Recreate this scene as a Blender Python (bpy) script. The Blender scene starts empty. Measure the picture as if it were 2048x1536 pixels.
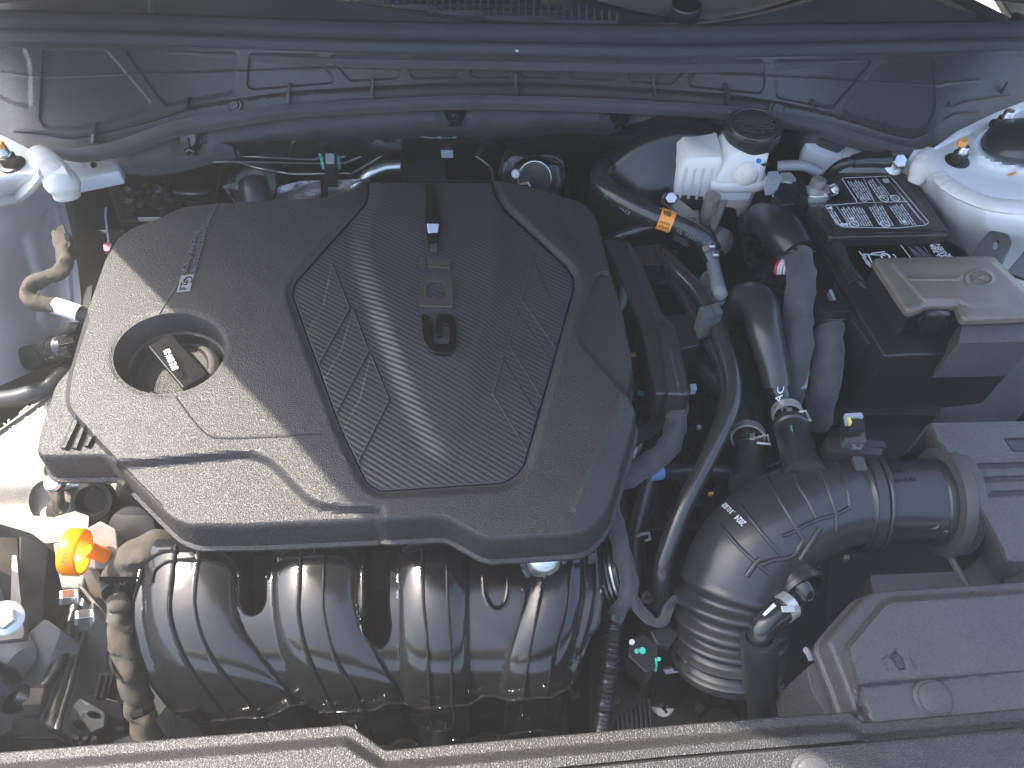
import bpy, bmesh, math, random
import numpy as np
from mathutils import Vector, Matrix
from mathutils.geometry import delaunay_2d_cdt
from mathutils.bvhtree import BVHTree
random.seed(7)
S = bpy.context.scene
R = math.radians
# ------------------------------------------------------------------ camera
FPX, PITCH, CAMH = 1547.0, R(54), 0.65          # focal length in photo pixels (2048 wide), tilt down, height above the engine cover
cam = bpy.data.objects.new('camera', bpy.data.cameras.new('camera'))
S.collection.objects.link(cam)
cam.location = (0, 0, CAMH)
cam.rotation_euler = (R(90) - PITCH, 0, 0)
cam.data.sensor_width = 36
cam.data.lens = 36 * FPX / 2048
cam.data.clip_start = 0.01
cam.data.clip_end = 500
S.camera = cam
# ------------------------------------------------------------------ sky, sun, exposure
SUNV = Vector((-0.62, 0.27, 1.0)).normalized()   # towards the sun
EL = math.asin(SUNV.z)
W = bpy.data.worlds.new('World'); S.world = W; W.use_nodes = True
nt = W.node_tree
sky = nt.nodes.new('ShaderNodeTexSky'); sky.sky_type = 'NISHITA'; sky.sun_disc = False
sky.sun_elevation = EL; sky.sun_rotation = math.atan2(SUNV.x, SUNV.y)
sky.air_density = 1.0; sky.dust_density = 2.4; sky.ozone_density = 1.2
bg = nt.nodes['Background']; bg.inputs['Strength'].default_value = 0.15
nt.links.new(sky.outputs[0], bg.inputs[0])
sun = bpy.data.objects.new('sun', bpy.data.lights.new('sun', 'SUN'))
S.collection.objects.link(sun)
sun.data.energy = 3.8; sun.data.angle = R(0.5); sun.data.color = (1.0, 0.91, 0.78)
sun.rotation_euler = SUNV.to_track_quat('Z', 'Y').to_euler()
sun.location = SUNV * 20
S.view_settings.view_transform = 'Standard'; S.view_settings.look = 'None'
S.view_settings.exposure = 2.22; S.view_settings.gamma = 1.0
S.cycles.use_denoising = True
S.cycles.max_bounces = 8
# ------------------------------------------------------------------ placing: a photo pixel and a height give a point
def rays(p):
    p = np.asarray(p, float)
    xc = (p[:, 0] - 1024) / FPX; yc = (768 - p[:, 1]) / FPX
    c, s = math.cos(PITCH), math.sin(PITCH)
    return np.stack([xc, c + yc * s, -s + yc * c], 1)
def PN(p, z):
    d = rays(p); t = (np.asarray(z) - CAMH) / d[:, 2]
    o = d * t[:, None]; o[:, 2] += CAMH
    return o
def PX(w):                                       # the other way: the photo pixel of a point
    c, s = math.cos(PITCH), math.sin(PITCH); y = w[:, 1]; z = w[:, 2] - CAMH; fw = y * c - z * s
    return np.stack([1024 + FPX * w[:, 0] / fw, 768 - FPX * (y * s + z * c) / fw], 1)
def P(px, py, z): return Vector(PN([(px, py)], np.array([z]))[0])
def PY(px, py, y):
    d = rays([(px, py)])[0]; t = y / d[1]
    return Vector((d[0] * t, y, CAMH + d[2] * t))
def T(pts, dz=0): return [P(a, b, c + dz) for a, b, c in pts]
def mm(px, py, z):                               # metres per photo pixel there
    return -(z - CAMH) / -rays([(px, py)])[0][2] * -1 / FPX if False else (CAMH - z) / -rays([(px, py)])[0][2] / FPX
VIEW = lambda v: (Vector((0, 0, CAMH)) - v).normalized()
# ------------------------------------------------------------------ materials
MAT = {}
def mat(name, col, rough=.5, metal=0., bump=0., bscale=900., var=0., vscale=30., coat=0., rvar=0., spec=.5, sss=0., sheen=0., trans=0., alpha=None, coarse=0., grain=0., gscale=700.):
    m = bpy.data.materials.new(name); m.use_nodes = True
    n = m.node_tree; b = n.nodes['Principled BSDF']; L = n.links.new
    b.inputs['Base Color'].default_value = (*col, 1); b.inputs['Roughness'].default_value = rough
    b.inputs['Metallic'].default_value = metal; b.inputs['Specular IOR Level'].default_value = spec
    b.inputs['Coat Weight'].default_value = coat; b.inputs['Coat Roughness'].default_value = .14
    if sss: b.inputs['Subsurface Weight'].default_value = sss; b.inputs['Subsurface Scale'].default_value = .02; b.inputs['Subsurface Radius'].default_value = (1, .8, .6)
    if sheen: b.inputs['Sheen Weight'].default_value = sheen
    if trans: b.inputs['Transmission Weight'].default_value = trans
    tc = n.nodes.new('ShaderNodeTexCoord')
    def noise(sc, det=3):
        t = n.nodes.new('ShaderNodeTexNoise'); t.inputs['Scale'].default_value = sc; t.inputs['Detail'].default_value = det
        L(tc.outputs['Object'], t.inputs['Vector']); return t
    if var:
        t = noise(vscale, 5); r = n.nodes.new('ShaderNodeValToRGB')
        r.color_ramp.elements[0].position = .3; r.color_ramp.elements[1].position = .7
        r.color_ramp.elements[0].color = tuple(max(0, c * (1 - var)) for c in col) + (1,)
        r.color_ramp.elements[1].color = tuple(min(1, c * (1 + var)) for c in col) + (1,)
        L(t.outputs['Fac'], r.inputs[0]); L(r.outputs[0], b.inputs['Base Color'])
    if grain:                                    # fine colour speckle: moulded grain, with its sun glitter painted in
        t = noise(gscale, 2); q = n.nodes.new('ShaderNodeMapRange'); q.inputs[1].default_value = .38; q.inputs[2].default_value = .66
        q.inputs[3].default_value = 1 - grain; q.inputs[4].default_value = 1 + grain * 1.6; L(t.outputs['Fac'], q.inputs[0])
        mu = n.nodes.new('ShaderNodeVectorMath'); mu.operation = 'SCALE'; L(q.outputs[0], mu.inputs['Scale'])
        src = b.inputs['Base Color'].links[0].from_socket if b.inputs['Base Color'].links else None
        if src: L(src, mu.inputs[0])
        else: mu.inputs[0].default_value = col
        L(mu.outputs[0], b.inputs['Base Color'])
        q2 = n.nodes.new('ShaderNodeMapRange'); q2.inputs[1].default_value = .35; q2.inputs[2].default_value = .65; q2.inputs[3].default_value = min(1, rough * 1.5); q2.inputs[4].default_value = rough * .62
        L(t.outputs['Fac'], q2.inputs[0]); L(q2.outputs[0], b.inputs['Roughness'])
    if rvar:
        t = noise(vscale * 1.7, 4); q = n.nodes.new('ShaderNodeMapRange')
        q.inputs[3].default_value = max(.02, rough - rvar); q.inputs[4].default_value = rough + rvar
        q.inputs[1].default_value = .3; q.inputs[2].default_value = .7
        L(t.outputs['Fac'], q.inputs[0]); L(q.outputs[0], b.inputs['Roughness'])
    if bump:
        t = noise(bscale, 2); bp = n.nodes.new('ShaderNodeBump')
        bp.inputs['Strength'].default_value = bump; bp.inputs['Distance'].default_value = .6 / bscale
        L(t.outputs['Fac'], bp.inputs['Height'])
        if coarse:
            t2 = noise(bscale * .06, 3); b2 = n.nodes.new('ShaderNodeBump'); b2.inputs['Strength'].default_value = coarse
            b2.inputs['Distance'].default_value = .004; L(t2.outputs['Fac'], b2.inputs['Height']); L(b2.outputs[0], bp.inputs['Normal'])
        L(bp.outputs[0], b.inputs['Normal'])
    MAT[name] = m; return m
mat('cover_plastic', (.029, .0285, .029), .38, bump=1.2, bscale=800, var=.12, vscale=25, grain=.42)
mat('panel_plastic', (.040, .042, .044), .34, bump=.55, bscale=800, var=.12, vscale=18, grain=.15)
mat('black_plastic', (.014, .014, .016), .32, coat=.15, bump=.2, bscale=1300, var=.08, vscale=40)
mat('satin_plastic', (.022, .023, .025), .30, coat=.3, bump=.2, bscale=1200, var=.15, vscale=30)
mat('gloss_plastic', (.010, .010, .011), .13, bump=.06, bscale=700, coat=.4, rvar=.05, vscale=60)
mat('grey_plastic', (.062, .060, .064), .48, bump=.55, bscale=800, var=.12, vscale=15, grain=.12)
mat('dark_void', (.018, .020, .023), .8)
mat('rubber', (.018, .018, .020), .38, coat=.2, bump=.08, bscale=1500, var=.2, vscale=25, rvar=.06)
mat('hose_rubber', (.022, .023, .025), .24, coat=.45, bump=.06, bscale=1600, var=.15, vscale=20, rvar=.05)
mat('soft_rubber', (.025, .026, .028), .34, coat=.3, bump=.12, bscale=1500, var=.15, vscale=40)
mat('weather_rubber', (.055, .060, .066), .36, bump=.3, bscale=900, var=.1, vscale=30)
mat('cloth_tape', (.050, .052, .058), .85, bump=.6, bscale=900, var=.25, vscale=60, sheen=.2, coarse=.25)
mat('brown_tape', (.065, .058, .046), .9, bump=.7, bscale=800, var=.35, vscale=60, coarse=.5)
mat('foam', (.055, .058, .063), .95, bump=.5, bscale=800, var=.2, vscale=25, sheen=.15, coarse=.3)
mat('white_paint', (.70, .72, .73), .25, coat=.5, var=.03, vscale=8)
mat('rail_paint_shaded', (.42, .405, .37), .35, coat=.3, var=.25, vscale=14)  # white rail paint darkened to stand in for the partial shade on it
mat('plenum_plastic', (.15, .165, .175), .45, bump=.4, bscale=800, var=.15, vscale=12)
mat('sealant', (.66, .65, .60), .5, var=.06, vscale=40, bump=.1, bscale=200)
mat('cast_alloy', (.30, .28, .25), .55, metal=.5, bump=.5, bscale=700, var=.25, vscale=35)
mat('brown_alloy', (.20, .17, .135), .6, metal=.4, bump=.5, bscale=600, var=.35, vscale=25)  # brown-tinted alloy, toned down to stand in for shade on the mount
mat('zinc', (.66, .67, .66), .28, metal=1, var=.12, vscale=80, bump=.1, bscale=500)
mat('clamp_steel', (.72, .73, .70), .38, metal=.7, var=.1, vscale=60)
mat('pipe_steel', (.55, .57, .55), .3, metal=1, var=.1, vscale=60)
mat('foil', (.84, .86, .90), .42, metal=.2, bump=.9, bscale=90, var=.1, vscale=40)
mat('black_paint', (.008, .009, .010), .28, coat=.3)
mat('black_metal', (.03, .028, .026), .35, metal=.5, bump=.15, bscale=500)
mat('tank_plastic', (.78, .76, .70), .35, sss=.35, var=.05, vscale=20)
mat('tank_fluid', (.80, .74, .64), .35, sss=.35, var=.05, vscale=20)
mat('grey_clip', (.30, .32, .36), .5)
mat('line_metal', (.22, .22, .21), .35, metal=.8)
mat('dull_grey', (.075, .08, .085), .5)
mat('grey_pipe', (.22, .24, .25), .4)
mat('green_clip', (.10, .45, .36), .5)
mat('paint_green', (.05, .55, .38), .4)
mat('mark_green', (.02, .30, .13), .5)
mat('orange_tag', (.90, .33, .05), .5)
mat('dipstick_orange', (1.0, .25, .0), .3, sss=.1)
mat('orange_tip', (.75, .32, .06), .5, var=.2, vscale=300)
mat('white_print', (.72, .74, .76), .6)
mat('dim_print', (.32, .33, .35), .6)
mat('black_print', (.02, .02, .02), .6)
mat('label_white', (.72, .74, .76), .5)
mat('white_wire', (.8, .8, .8), .4)
mat('red_wire', (.5, .03, .02), .4)
mat('yellow', (.75, .62, .12), .5)
mat('blue_dot', (.02, .22, .62), .4)
mat('blue_clip', (.20, .30, .62), .45)
mat('pink_part', (.42, .13, .19), .5)
mat('cap_chrome', (.30, .31, .34), .12, metal=.9)
mat('letter_chrome_dark', (.004, .004, .004), .08)  # letter finish darkened as if mirroring the bonnet lining
mat('letter_chrome_lit', (.075, .067, .058), .30, metal=.35, coat=.5)  # same letter finish, paler and browner as if catching reflected light
mat('badge_plate', (.34, .35, .37), .42, metal=.5)
mat('fuse_lid', (.125, .110, .092), .26, bump=.4, bscale=700, var=.15, vscale=40, grain=.25, coat=.3)
mat('grille_grey', (.12, .13, .14), .5)
mat('hood_liner', (.02, .02, .022), .95)
mat('concrete', (.42, .385, .33), .9, bump=.5, bscale=60, var=.22, vscale=6)
mat('hose_print', (.20, .21, .22), .6)
# carbon-fibre twill of the panel on the engine cover
def carbon():
    m = mat('carbon_twill', (.03, .031, .034), .38); n = m.node_tree; L = n.links.new; b = n.nodes['Principled BSDF']
    tc = n.nodes.new('ShaderNodeTexCoord'); mp = n.nodes.new('ShaderNodeMapping'); L(tc.outputs['Object'], mp.inputs[0])
    mp.inputs['Rotation'].default_value = (0, 0, R(30))
    def wave(sc, ang):
        m2 = n.nodes.new('ShaderNodeMapping'); m2.inputs['Rotation'].default_value = (0, 0, R(ang)); L(tc.outputs['Object'], m2.inputs[0])
        w = n.nodes.new('ShaderNodeTexWave'); w.wave_type = 'BANDS'; w.bands_direction = 'Y'; w.inputs['Scale'].default_value = sc
        w.inputs['Distortion'].default_value = 0; L(m2.outputs[0], w.inputs[0]); return w
    w1 = wave(62, 33); w2 = wave(170, -52)
    mx = n.nodes.new('ShaderNodeMath'); mx.operation = 'MULTIPLY_ADD'; L(w2.outputs['Fac'], mx.inputs[0]); mx.inputs[1].default_value = .22; L(w1.outputs['Fac'], mx.inputs[2])
    bp = n.nodes.new('ShaderNodeBump'); bp.inputs['Strength'].default_value = .38; bp.inputs['Distance'].default_value = .0010
    L(mx.outputs[0], bp.inputs['Height']); L(bp.outputs[0], b.inputs['Normal'])
    r = n.nodes.new('ShaderNodeValToRGB'); r.color_ramp.elements[0].color = (.022, .022, .024, 1); r.color_ramp.elements[1].color = (.050, .051, .056, 1)
    L(w1.outputs['Fac'], r.inputs[0]); L(r.outputs[0], b.inputs['Base Color'])
carbon()
# ------------------------------------------------------------------ objects
WL = {}                                          # world offset of each object (nothing is rotated)
def link(o, parent, w):
    S.collection.objects.link(o); WL[o.name] = w
    if parent is not None:
        o.parent = parent; o.location = w - WL[parent.name]
    else: o.location = w
    return o
def tag(o, label, cat, group=None):
    o['label'] = label; o['category'] = cat
    if group: o['group'] = group
    return o
def thing(name, label, cat, loc, group=None):
    o = bpy.data.objects.new(name, None); o.empty_display_size = .02
    link(o, None, Vector(loc)); return tag(o, label, cat, group)
def mk(name, vs, fs, m, parent=None, smooth=True, sharp=38, bevel=0., bseg=2, solid=0., weld=0., subs=0):
    vs = np.asarray([tuple(v) for v in vs], float)
    if parent is not None: w = WL[parent.name].copy()
    else: w = Vector(((vs[:, 0].min() + vs[:, 0].max()) / 2, (vs[:, 1].min() + vs[:, 1].max()) / 2, vs[:, 2].min()))
    me = bpy.data.meshes.new(name); me.from_pydata((vs - np.array(w)).tolist(), [], fs)
    bm = bmesh.new(); bm.from_mesh(me)
    if weld: bmesh.ops.remove_doubles(bm, verts=bm.verts, dist=weld)
    bmesh.ops.recalc_face_normals(bm, faces=bm.faces); bm.to_mesh(me); bm.free()
    for k in (m if isinstance(m, (list, tuple)) else [m]): me.materials.append(MAT[k])
    o = bpy.data.objects.new(name, me); link(o, parent, w)
    if smooth:
        me.polygons.foreach_set('use_smooth', [True] * len(me.polygons))
        if sharp: me.set_sharp_from_angle(angle=R(sharp))
    if solid: md = o.modifiers.new('solid', 'SOLIDIFY'); md.thickness = solid; md.offset = -1
    if bevel:
        md = o.modifiers.new('bevel', 'BEVEL'); md.width = bevel; md.segments = bseg; md.limit_method = 'ANGLE'; md.angle_limit = R(32); md.harden_normals = True
    if subs: md = o.modifiers.new('sub', 'SUBSURF'); md.levels = subs; md.render_levels = subs
    return o
class MB:                                        # collects shapes for one mesh
    def __init__(s): s.v = []; s.f = []
    def add(s, v, f):
        k = len(s.v); s.v += [Vector(x) for x in v]; s.f += [tuple(i + k for i in q) for q in f]; return s
    def build(s, name, m, parent=None, **k): return mk(name, s.v, s.f, m, parent, **k)
def arc3(pts, n=6, closed=False):                # Catmull-Rom through 3-D (or 2-D) points
    pts = [Vector(p) for p in pts]; out = []; N = len(pts)
    for i in range(N if closed else N - 1):
        g = lambda k: pts[k % N] if closed else pts[max(0, min(N - 1, k))]
        a, b, c, d = g(i - 1), g(i), g(i + 1), g(i + 2)
        for j in range(n):
            t = j / n
            out.append(.5 * (2 * b + (c - a) * t + (2 * a - 5 * b + 4 * c - d) * t * t + (3 * b - a - 3 * c + d) * t ** 3))
    if not closed: out.append(pts[-1])
    return out
def g_tube(pts, r, seg=14, cap=True, rfn=None, flat=1., ref=Vector((0, 0, 1))):
    N = len(pts); vs = []; fs = []; L = [0.]
    for i in range(1, N): L.append(L[-1] + (pts[i] - pts[i - 1]).length)
    rr = r if isinstance(r, (list, tuple)) else [r]
    nx = None
    for i, p in enumerate(pts):
        t = (pts[min(N - 1, i + 1)] - pts[max(0, i - 1)]).normalized()
        if nx is None:
            nx = t.cross(ref)
            if nx.length < 1e-3: nx = t.cross(Vector((1, 0, 0)))
        nx = (nx - t * nx.dot(t)).normalized(); ny = nx.cross(t)
        s = L[i] / L[-1]; q = s * (len(rr) - 1); k = min(int(q), max(0, len(rr) - 2)); rad = rr[k] if len(rr) == 1 else rr[k] + (rr[k + 1] - rr[k]) * (q - k)
        for j in range(seg):
            a = 2 * math.pi * j / seg; ra = rad if rfn is None else rfn(rad, L[i], a, s)
            vs.append(p + nx * (math.cos(a) * ra) + ny * (math.sin(a) * ra * flat))
    for i in range(N - 1):
        for j in range(seg):
            a, b = i * seg + j, i * seg + (j + 1) % seg
            fs.append((a, b, b + seg, a + seg))
    if cap: fs += [tuple(range(seg))[::-1], tuple((N - 1) * seg + j for j in range(seg))]
    return vs, fs
def tube(name, pts, r, m, parent=None, n=7, seg=14, sharp=45, **k):
    """pts: (px, py, z) triples or Vectors"""
    pts = [P(*p) if not isinstance(p, Vector) else p for p in pts]
    v, f = g_tube(arc3(pts, n) if n > 1 else pts, r, seg, **k)
    return mk(name, v, f, m, parent, sharp=sharp)
def tape_fn(period=.024, amp=.0009, slant=1.0, seed=0):     # overlapping spiral turns of cloth tape
    rn = random.Random(seed); ph = rn.random() * 6
    def fn(r, L, a, s):
        x = (L + slant * r * math.sin(a + ph) * .5) / period; fr = x - math.floor(x)
        return r + amp * (fr - .5) * 1.6 + .0009 * math.sin(3 * a + L * 90 + ph) + .0007 * math.sin(L * 210 + a * 2 + ph)
    return fn
def rip_fn(period, amp, sq=1.0):
    def fn(r, L, a, s):
        w = math.sin(2 * math.pi * L / period); w = math.copysign(abs(w) ** sq, w)
        return r + amp * w
    return fn
def frame(axis):
    z = Vector(axis).normalized(); x = z.cross(Vector((0, 0, 1)))
    if x.length < 1e-3: x = Vector((1, 0, 0))
    x.normalize(); return x, z.cross(x), z
def g_lathe(c, axis, prof, seg=32, cap=True):
    x, y, z = frame(axis); c = Vector(c); vs = []; fs = []
    for r, h in prof:
        for j in range(seg):
            a = 2 * math.pi * j / seg; vs.append(c + x * (math.cos(a) * r) + y * (math.sin(a) * r) + z * h)
    for i in range(len(prof) - 1):
        for j in range(seg):
            a, b = i * seg + j, i * seg + (j + 1) % seg; fs.append((a, b, b + seg, a + seg))
    if cap: fs += [tuple(range(seg))[::-1], tuple((len(prof) - 1) * seg + j for j in range(seg))]
    return vs, fs
def lathe(name, c, axis, prof, m, parent=None, seg=32, cap=True, **k):
    v, f = g_lathe(c, axis, prof, seg, cap); return mk(name, v, f, m, parent, **k)
def g_ring(c, axis, r, w, t, seg=32):            # flat band: radius r, width w along the axis, thickness t
    v, f = g_lathe(c, axis, [(r, -w / 2), (r + t, -w / 2), (r + t, w / 2), (r, w / 2)], seg, False)
    n = seg; f += [(3 * n + j, 3 * n + (j + 1) % n, (j + 1) % n, j) for j in range(n)]
    return v, f
def g_box(c, size, ax=None):
    c = Vector(c); X, Y, Z = ax if ax else (Vector((1, 0, 0)), Vector((0, 1, 0)), Vector((0, 0, 1)))
    a, b, d = size[0] / 2, size[1] / 2, size[2] / 2
    v = [c + X * (i * a) + Y * (j * b) + Z * (k * d) for k in (-1, 1) for j in (-1, 1) for i in (-1, 1)]
    return v, [(0, 2, 3, 1), (4, 5, 7, 6), (0, 1, 5, 4), (2, 6, 7, 3), (0, 4, 6, 2), (1, 3, 7, 5)]
def box(name, c, size, m, parent=None, ax=None, bevel=.0012, **k):
    v, f = g_box(c, size, ax); return mk(name, v, f, m, parent, bevel=bevel, **k)
def rnd(poly, r=8, n=4, skip=()):                # round the corners of a 2-D polygon
    out = []; N = len(poly); rs = r if isinstance(r, (list, tuple)) else [r] * N
    for i in range(N):
        p = Vector(poly[i]).to_2d(); a = Vector(poly[i - 1]).to_2d(); b = Vector(poly[(i + 1) % N]).to_2d()
        la, lb = (a - p).length, (b - p).length; q = min(rs[i], la * .48, lb * .48)
        if q < .3: out.append(p); continue
        s, e = p + (a - p) * (q / la), p + (b - p) * (q / lb)
        for j in range(n + 1):
            t = j / n; out.append(s * (1 - t) ** 2 + p * 2 * t * (1 - t) + e * t * t)
    return [(v.x, v.y) for v in out]
def g_slab(poly, z, th, flare=0.):               # photo-pixel polygon at height z, extruded straight down
    if isinstance(z, tuple):                     # (height, rise per pixel to the right, rise per pixel down): a tilted top
        mx, my = sum(a for a, b in poly) / len(poly), sum(b for a, b in poly) / len(poly); zz = [z[0] + z[1] * (a - mx) + z[2] * (b - my) for a, b in poly]
    else: zz = z if hasattr(z, '__len__') else [z] * len(poly)
    top = [P(a, b, c) for (a, b), c in zip(poly, zz)]; N = len(top)
    c = sum(top, Vector()) / N
    bot = [p + (p - c).normalized() * flare - Vector((0, 0, th)) for p in top]
    for b_ in bot: pass
    return top + bot, [tuple(range(N)), tuple(range(2 * N - 1, N - 1, -1))] + [(i, (i + 1) % N, N + (i + 1) % N, N + i) for i in range(N)]
def slab(name, poly, z, th, m, parent=None, r=0, flare=0., bevel=.0015, **k):
    v, f = g_slab(rnd(poly, r) if r else poly, z, th, flare); return mk(name, v, f, m, parent, bevel=bevel, **k)
# ---- signed distances and moulded relief surfaces
def dist(p, poly, closed=True):
    q = np.asarray(poly, float); a = q if closed else q[:-1]; b = np.roll(q, -1, 0) if closed else q[1:]
    best = np.full(len(p), 1e18); ins = np.zeros(len(p), bool)
    for (ax, ay), (bx, by) in zip(a, b):
        dx, dy = bx - ax, by - ay; l2 = dx * dx + dy * dy
        if l2 < 1e-12: continue
        t = np.clip(((p[:, 0] - ax) * dx + (p[:, 1] - ay) * dy) / l2, 0, 1)
        best = np.minimum(best, (p[:, 0] - ax - t * dx) ** 2 + (p[:, 1] - ay - t * dy) ** 2)
        if closed:
            c = (ay > p[:, 1]) != (by > p[:, 1])
            if c.any(): ins ^= c & (p[:, 0] < (bx - ax) * (p[:, 1] - ay) / (by - ay + 1e-12) + ax)
    d = np.sqrt(best)
    return np.where(ins, d, -d) if closed else d
sst = lambda x: (lambda t: t * t * (3 - 2 * t))(np.clip(x, 0, 1))
def dens(poly, step, closed=True):
    out = []; N = len(poly)
    for i in range(N if closed else N - 1):
        a, b = np.array(poly[i], float), np.array(poly[(i + 1) % N], float); k = max(1, int(np.hypot(*(b - a)) / step + .5))
        out += [tuple(a + (b - a) * j / k) for j in range(k)]
    if not closed: out.append(tuple(poly[-1]))
    return out
def offs(poly, d, closed=True):                  # offset a polyline sideways
    q = np.asarray(poly, float); N = len(q)
    pv = np.roll(q, 1, 0) if closed else np.vstack([2 * q[0] - q[1], q[:-1]]); nx = np.roll(q, -1, 0) if closed else np.vstack([q[1:], 2 * q[-1] - q[-2]])
    u = q - pv; v = nx - q; u /= np.linalg.norm(u, axis=1)[:, None] + 1e-9; v /= np.linalg.norm(v, axis=1)[:, None] + 1e-9
    t = u + v; t /= np.linalg.norm(t, axis=1)[:, None] + 1e-9
    n = np.stack([t[:, 1], -t[:, 0]], 1); c = np.maximum(.5, np.abs((u * t).sum(1)))
    return [tuple(x) for x in q + n * (d / c)[:, None]]
class Step:                                      # raise what lies inside a polygon by h, over a flank w pixels wide
    def __init__(s, poly, h, w=5): s.poly, s.h, s.w = poly, h, w
    def __call__(s, p): return s.h * sst(.5 + dist(p, s.poly) / s.w)
    def lines(s): return [(offs(s.poly, k * s.w / 2), True) for k in (-1, 1)]
class Ridge:                                     # a raised (or sunken) line
    def __init__(s, line, h, w=4, closed=False): s.line, s.h, s.w, s.closed = line, h, w, closed
    def __call__(s, p):
        t = np.clip(1 - dist(p, s.line, s.closed) ** 2 * 1. / s.w ** 2, 0, 1) if not s.closed else np.clip(1 - dist(p, s.line, True) ** 2 / s.w ** 2, 0, 1)
        return s.h * t
    def lines(s): return [(offs(s.line, k * s.w, s.closed), s.closed) for k in (-1, 0, 1)]
class Fn:
    def __init__(s, f, ln=()): s.f = f; s.ln = list(ln)
    def __call__(s, p): return s.f(p)
    def lines(s): return s.ln
def relief(name, outline, z, feats, step, m, parent=None, holes=(), skirt=None, up=(0, 0, 1), holeskirt=None, sharp=50, jit=.15):
    o = np.asarray(dens(outline, step)); hs = [np.asarray(dens(h, step)) for h in holes]
    x0, y0 = o.min(0); x1, y1 = o.max(0)
    g = np.array([(x0 + step * (i + .5 * (j % 2)), y0 + step * .87 * j) for j in range(int((y1 - y0) / step / .87) + 2) for i in range(int((x1 - x0) / step) + 2)])
    lines = [(ln, c) for f in feats for ln, c in f.lines()]
    pts = []; edges = []
    def loop(q, closed):
        k = len(pts); n = len(q); pts.extend([tuple(v) for v in q])
        edges.extend([(k + i, k + (i + 1) % n) for i in range(n if closed else n - 1)])
    loop(o, True)
    for h in hs: loop(h, True)
    keep = dist(g, o) > step * .45
    for h in hs: keep &= dist(g, h) < -step * .45
    for ln, c in lines:
        q = np.asarray(dens(ln, step, c)); keep &= np.abs(dist(g, q, c)) > step * .4
        ok = dist(q, o) > .6
        for h in hs: ok &= dist(q, h) < -.6
        run = []
        for i, v in enumerate(q):
            if ok[i]: run.append(v)
            else:
                if len(run) > 1: loop(run, False)
                run = []
        if len(run) > 1: loop(run, c and ok.all())
    pts += [tuple(v) for v in g[keep]]
    r = delaunay_2d_cdt([Vector(p) for p in pts], edges, [], 0, 1e-3)
    v2 = np.array([(v.x, v.y) for v in r[0]]); tri = np.array([f for f in r[2] if len(f) == 3])
    c = v2[tri].mean(1); k = dist(c, o) > 0
    for h in hs: k &= dist(c, h) < 0
    tri = tri[k]
    upv = np.array(Vector(up).normalized())
    def world(p):
        zz = z(p) if callable(z) else np.full(len(p), float(z))
        h = np.zeros(len(p))
        for f in feats: h = h + f(p)
        w = PN(p, zz) + upv * h[:, None]
        for _ in range(2):                       # keep the raised point where the photo shows it
            w = PN(p + (p - PX(w)) if _ == 0 else p2 + (p - PX(w)), zz) + upv * h[:, None]
            if _ == 0: p2 = p + (p - PX(PN(p, zz) + upv * h[:, None]))
        return w
    vs = [tuple(v) for v in world(v2)]; fs = [tuple(int(a) for a in t) for t in tri]
    def drop(q, prof, sgn):
        b = world(q); n = len(q); t = np.roll(b, -1, 0) - np.roll(b, 1, 0); out = np.stack([t[:, 1], -t[:, 0]], 1)
        out /= np.linalg.norm(out, axis=1)[:, None] + 1e-9
        area = (b[:, 0] * np.roll(b[:, 1], -1) - np.roll(b[:, 0], -1) * b[:, 1]).sum()
        if area < 0: out = -out
        out = out * sgn; k0 = len(vs)
        for d, dz in prof:
            w = b.copy(); w[:, :2] += out * d; w[:, 2] += dz; vs.extend([tuple(x) for x in w])
        for i in range(len(prof) - 1):
            for j in range(n):
                a, bb = k0 + i * n + j, k0 + i * n + (j + 1) % n; fs.append((a, bb, bb + n, a + n))
    if skirt: drop(o, skirt, 1)
    if holeskirt:
        for h in hs: drop(h, holeskirt, -1)
    return mk(name, vs, fs, m, parent, weld=2e-5, sharp=sharp)
BV = {}
def onto(o, px, py, off=0.):                     # the point of a built surface that shows at a photo pixel
    if o.name not in BV:
        me = o.data; w = WL[o.name]
        BV[o.name] = BVHTree.FromPolygons([v.co + w for v in me.vertices], [tuple(p.vertices) for p in me.polygons])
    d = Vector(rays([(px, py)])[0]).normalized(); h = BV[o.name].ray_cast(Vector((0, 0, CAMH)), d)
    if h[0] is None: return P(px, py, -.1), Vector((0, 0, 1))
    n = h[1] if h[1].dot(d) < 0 else -h[1]
    return h[0] + n * off, n
def text(name, s, a, b, hgt, m, parent=None, ext=.0003, nrm=None, bold=0., squash=None):
    """letters whose baseline runs from point a to point b (Vectors), hgt = letter height in metres"""
    cu = bpy.data.curves.new(name, 'FONT'); cu.body = s; cu.size = 1; cu.resolution_u = 3; cu.offset = bold
    ob = bpy.data.objects.new(name, cu); S.collection.objects.link(ob)
    dg = bpy.context.evaluated_depsgraph_get(); dg.update()
    me = bpy.data.meshes.new_from_object(ob.evaluated_get(dg)); S.collection.objects.unlink(ob); bpy.data.objects.remove(ob)
    v = np.array([x.co[:2] for x in me.vertices]); fs = [tuple(p.vertices) for p in me.polygons]; bpy.data.meshes.remove(me)
    v[:, 0] -= v[:, 0].min(); v[:, 0] /= max(1e-6, v[:, 0].max()); v[:, 1] = v[:, 1] / .7
    X = (b - a); n = Vector(nrm) if nrm is not None else Vector((0, 0, 1)); Y = n.cross(X).normalized(); n = X.cross(Y).normalized()
    top = [a + X * x + Y * (y * hgt) + n * ext for x, y in v]; N = len(top)
    vs = top + [p - n * (ext * 2) for p in top]
    cnt = {}
    for f in fs:
        for i in range(len(f)): e = (f[i], f[(i + 1) % len(f)]); cnt[tuple(sorted(e))] = cnt.get(tuple(sorted(e)), []) + [e]
    f2 = fs + [(e[0][1], e[0][0], e[0][0] + N, e[0][1] + N) for e in cnt.values() if len(e) == 1]
    return mk(name, vs, f2, m, parent, smooth=False)
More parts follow.
